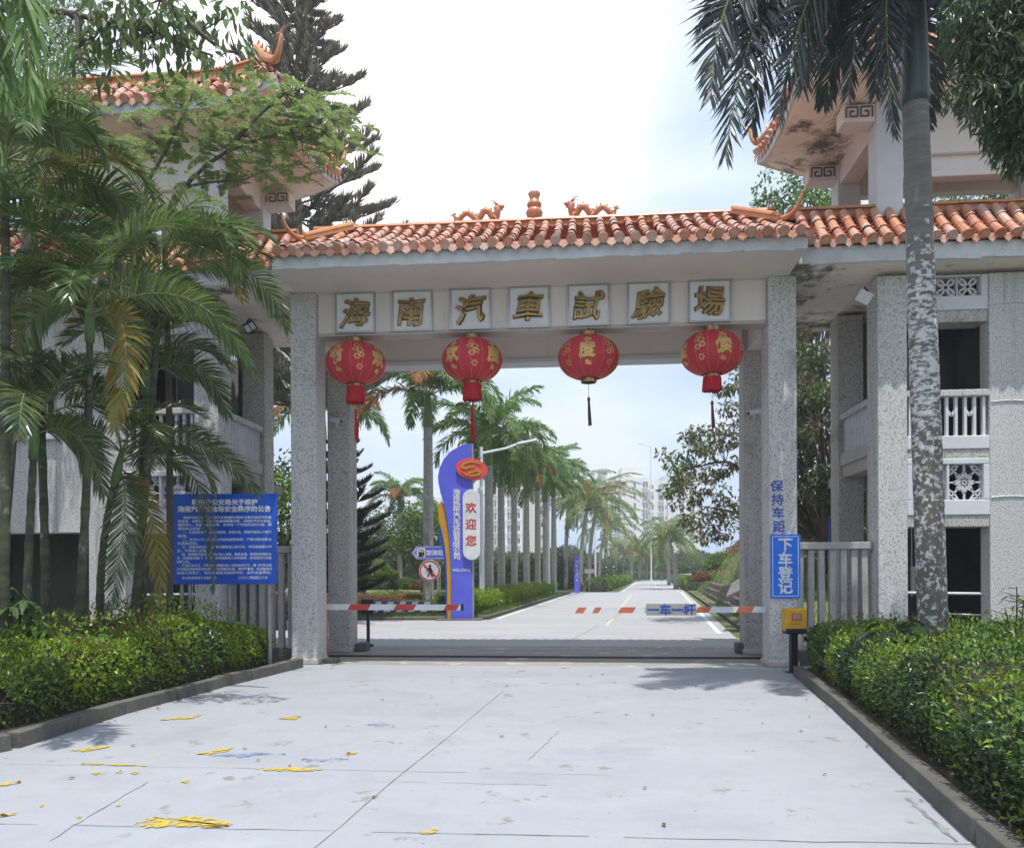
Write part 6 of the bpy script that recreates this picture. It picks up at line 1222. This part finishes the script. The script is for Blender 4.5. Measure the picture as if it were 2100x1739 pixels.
# far planting
def shrub(name, label, c, rad, n, L, Wd, lm, cat='shrub', group=None):
    t = thing(name, label, cat, (c[0], c[1], c[2]-rad[2]*.7), group=group); f = GB(); c = np.asarray(c)
    u = nrm(rng.normal(0, 1, (n, 3))); u[:, 2] = np.abs(u[:, 2])*.95-.15; k = 1+.16*np.sin(u[:, 0]*6+1)*np.sin(u[:, 1]*5)+.1*np.sin(u[:, 2]*9); P = c+u*np.asarray(rad)*k[:, None]*(1-np.abs(rng.normal(0, .08, (n, 1))))
    m = rng.integers(0, len(lm), n)
    for j in range(len(lm)):
        q = m == j; f.leaves(P[q], u[q]*.5+rng.normal(0, .6, (q.sum(), 3))+(0, 0, .2), u[q]*.8+rng.normal(0, .5, (q.sum(), 3)), L*rng.uniform(.6, 1.2, q.sum()), Wd, j)
    f.build('foliage', lm, t); g = GB(); g.lathe([(rad[0]*.8*math.cos(a), rad[2]*.85*math.sin(a)) for a in np.linspace(-.3, 1.5, 8)]+[(0, rad[2]*.84)], c, 14, 0, 1, rad[1]/rad[0]); g.build('twigs', twigm, t, smooth=True); return t
shrub('round_shrub', 'round bright green shrub between the left pillar and the arrow sign', W(772, 1181, 39), (1.0, .8, .9), 6200, .10, .05, [hedgeY, brightleaf])
shrub('round_shrub', 'low olive green shrub right of the round bright one', W(828, 1201, 40), (.95, .6, .52), 3000, .09, .045, [hedgeG, brightleaf]); shrub('red_shrub', 'small red leaved shrub near the petrol station arrow pole', W(858, 1204, 39), (.45, .36, .44), 1400, .08, .035, [redleaf, hedgeG]); shrub('red_shrub', 'small red leaved shrub peeping beside the left rear pillar', W(738, 1205, 39.5), (.38, .36, .44), 1100, .08, .035, [redleaf, redleaf, hedgeG])
hedge('flower_bed', 'low flower bed of dark green leaves and red blossoms along the verge kerb', [D(-8, 26.7), D(-1.75, 26.7), D(-1.75, 28.2), D(-8, 28.2)], .45, 9000, .08, .045, [hedgeG, hedgeY, redleaf], (.12, .40), .09, .2, cat='flower bed')
hedge('red_border', 'narrow clipped border of red leaves across the left verge', [D(-11, 35.4), D(-3.4, 35.4), D(-3.4, 36.0), D(-11, 36.0)], .50, 4200, .07, .035, [redleaf], None, .09, .1)
hedge('low_border', 'low light green border between the red leaves and the shrubs', [D(-11, 36.6), D(-3.0, 36.6), D(-3.0, 38.2), D(-11, 38.2)], .50, 6000, .08, .04, [hedgeY, hedgeG], (.3,), .09, .2)
o1 = lambda Y, d: D(LE(Y)-d, Y)
hedge('roadside_hedge', 'long clipped bright hedge along the left edge of the road', [o1(56.5, 1.0), o1(27.2, .75), o1(27.2, 2.1), o1(56.5, 2.4)][::1], .78, 26000, .09, .05, [hedgeG, hedgeY], (-.9,), .09, .08)
hedge('narrow_road_hedge', 'clipped hedge left of the narrow road beyond the grey board', [D(16.3, 108), D(7.2, 60), D(5.4, 60), D(14.8, 108)], .95, 12000, .14, .07, [hedgeG, hedgeY], (0,), .02, .08)
hedge('narrow_road_hedge', 'clipped hedge right of the narrow road before the bend', [D(13.0, 59), D(21.7, 109), D(23.4, 109), D(15.0, 59)], .95, 11000, .14, .07, [hedgeG, hedgeY], (0,), .02, .08)
hedge('bend_hedge', 'far clipped hedge across the bend of the road', [D(16, 140), D(30, 143), D(30, 145), D(16, 142)], 1.3, 5000, .18, .09, [hedgeG, hedgeY], (0,), .02, .08)
hedge('vine_fence', 'high vine covered fence behind the royal palm row', [D(-14, 64), D(4.5, 66), D(4.5, 67), D(-14, 65)], 2.9, 16000, .24, .13, [midleaf, hedgeG, darkleaf], (-.1, .2), .05, .12, cat='fence')
hedge('vine_fence', 'dark leafy fence behind the coconut palms', [D(5.2, 70), D(16.0, 116), D(14.5, 117), D(3.8, 71)], 2.6, 12000, .26, .13, [darkleaf, midleaf], (.1,), .05, .15, cat='fence')
for k, (px, Y, r, h) in enumerate(((1275, 150, 5, 3.2), (1310, 155, 5, 3.0), (1345, 152, 5, 3.4), (1385, 146, 5, 3.6), (1420, 120, 5, 4), (1225, 140, 5, 4), (960, 90, 4, 3.6), (900, 84, 4, 4), (840, 80, 4, 4.4), (780, 78, 4, 4.4), (1010, 92, 4, 3.4), (1060, 95, 4, 3.2), (1110, 98, 4, 3.2), (1160, 98, 4, 4))):
    c = np.array((*D((px-CX)/FPX*Y, Y), h*.45)); shrub('far_tree', 'far leafy tree in the background belt, ' + ('left of the lamp mast foot', 'behind the lamp mast foot', 'right of the lamp mast foot', 'at the hill foot', 'high on the hill edge', 'behind the coconut palms', 'behind the pylon left side', 'left of the pylon', 'behind the arrow sign', 'behind the left rear pillar', 'behind the pylon right side', 'behind the second palm trunk', 'behind the fourth palm trunk', 'behind the last palm trunk')[k], c, (r, r*.7, h*.75), 2600, .5, .26, [midleaf, darkleaf] if k % 2 else [midleaf, brightleaf], 'tree', 'far trees closing the view')
# right bank
shrub('bamboo_shrub', 'bright bushy shrub on the grassy bank right of the road', on_hill(1478, 48, .35), (1.0, .8, .85), 3000, .30, .03, [lightleaf, brightleaf]); shrub('red_shrub', 'reddish shrub at the foot of the grassy bank', on_hill(1441, 50, .25), (.6, .5, .5), 1500, .10, .04, [redleaf, brownleaf]); shrub('bank_shrub', 'small green shrub where the bank meets the road hedge', on_hill(1430, 54, .3), (.6, .5, .6), 1500, .10, .05, [hedgeG, brightleaf])
t = thing('flowering_creeper', 'creeper with dark pink blossoms hanging on the right bank', 'creeper', on_hill(1500, 44)); f = GB()
for (px, Y) in ((1470, 44), (1484, 45), (1496, 44), (1505, 43), (1516, 44), (1524, 43), (1532, 44), (1490, 42), (1510, 46), (1528, 46), (1500, 47)): clump(f, on_hill(px, Y, .22), .34, 110, .11, .07, 0 if rng.random() < .55 else 1, .2, .6)
f.build('blossom', [leafm('pink_blossom', [(.35, .05, .10), (.42, .08, .15), (.28, .04, .07)], .3), brightleaf], t)
t = thing('retaining_wall', 'dark rubble retaining wall at the foot of the right bank', 'wall', D(RE(30)+1.8, 30)+(0,)); g = GB()
for k in range(60):
    Y = 20.5+k*.42; 
    for r_ in range(3):
        x0 = RE(Y)+1.0+r_*.12; q = np.array((*D(x0, Y+.2*(r_ % 2)), .16+r_*.27)); h = .15+.03*rng.random(); a = rng.uniform(.8, 1.2); v = np.array([(sx*.2, sy*.22*a, sz*h) for sz in (-1, 1) for sx, sy in ((-1, -1), (1, -1), (1, 1), (-1, 1))])+rng.normal(0, .025, (8, 3)); g.hexa(v+q)
g.build('stone_face', stonem, t, bevel=.03)
g = GB(); A = [W(1488, 1232, 20.5), W(1546, 1205, 20.5), W(1546, 1178, 21.5), W(1500, 1205, 21.5)]; up = np.array((0, 0, .10)); g.hexa(A+[a+up for a in A]); tag(g.build('stone_slab', slabm, bevel=.02), 'tilted grey stone slab lying on the bank beside the right pillar', 'slab')
# grass tufts on the verges and the bank
g = GB(); P = []
for _ in range(9000):
    Y = rng.uniform(27, 50)**1.0; P.append((*D(LE(Y)-rng.uniform(.25, .85), Y), .09))
for _ in range(6000): Y = rng.uniform(18, 34); P.append((*D(RE(Y)+rng.uniform(.55, 2.0 if Y > 20 else 3.5), Y), .09))
for _ in range(1500): P.append((*D(rng.uniform(-6, -1.6), rng.uniform(26.35, 26.8)), .09))
hp = HP[:30, :20].reshape(-1, 3)
for _ in range(34000):
    i, j = rng.integers(0, 36), rng.integers(0, 14); a, b_ = rng.random(2); q = HP[i, j]*(1-a)*(1-b_)+HP[i+1, j]*a*(1-b_)+HP[i, j+1]*(1-a)*b_+HP[i+1, j+1]*a*b_; P.append(tuple(q))
P = np.array(P); n = len(P); g.leaves(P, rng.normal(0, .45, (n, 3))+(0, 0, 1), rng.normal(0, 1, (n, 3)), np.where(P[:, 2] > .2, .24, .12)*rng.uniform(.5, 1.6, n), .024); o = g.build('grass', grassm); o['kind'] = 'stuff'; o['label'] = 'short grass on the verges and the bank'
# litter along the kerbs
g = GB(); P = []
for a, b_ in zip(KR[:-1], KR[1:]):
    for _ in range(34): u = rng.random(); q = a+(b_-a)*u; P.append((q[0]-abs(rng.normal(.05, .08)), q[1]+rng.normal(0, .05), .012))
for _ in range(50): u = rng.random(); q = KL[0]+(KL[3]-KL[0])*u; P.append((q[0]+abs(rng.normal(.06, .1)), q[1], .013))
for _ in range(36): P.append((rng.uniform(-4.5, 3.5), rng.uniform(5, 13.3), .013))
P = np.array(P); n = len(P); g.leaves(P, np.column_stack([rng.normal(0, 1, (n, 2)), np.full(n, .05)]), rng.normal(0, .2, (n, 3))+(0, 0, 1), .06*rng.uniform(.4, 1.2, n), .03); o = g.build('leaf_litter', dry); o['kind'] = 'stuff'; o['label'] = 'dry leaves scattered by the kerbs'

# ================================================================== ADDED HAZE: thin volume that lifts the dark tones
g = GB(); g.box(-120, 120, -25, 275, -1.03, 40); hz_ = g.build('added_haze_volume', landm)
hm = bpy.data.materials.new('added_haze'); hm.use_nodes = True; hn = hm.node_tree; hn.nodes.clear(); ho = hn.nodes.new('ShaderNodeOutputMaterial'); hv = hn.nodes.new('ShaderNodeVolumePrincipled')
hv.inputs['Color'].default_value = (.93, .96, 1.0, 1); hv.inputs['Density'].default_value = .0013; hv.inputs['Anisotropy'].default_value = .2
hn.links.new(hv.outputs[0], ho.inputs['Volume']); hz_.data.materials.clear(); hz_.data.materials.append(hm); hz_['kind'] = 'stuff'; hz_['label'] = 'thin haze added over the avenue to lift the dark tones'
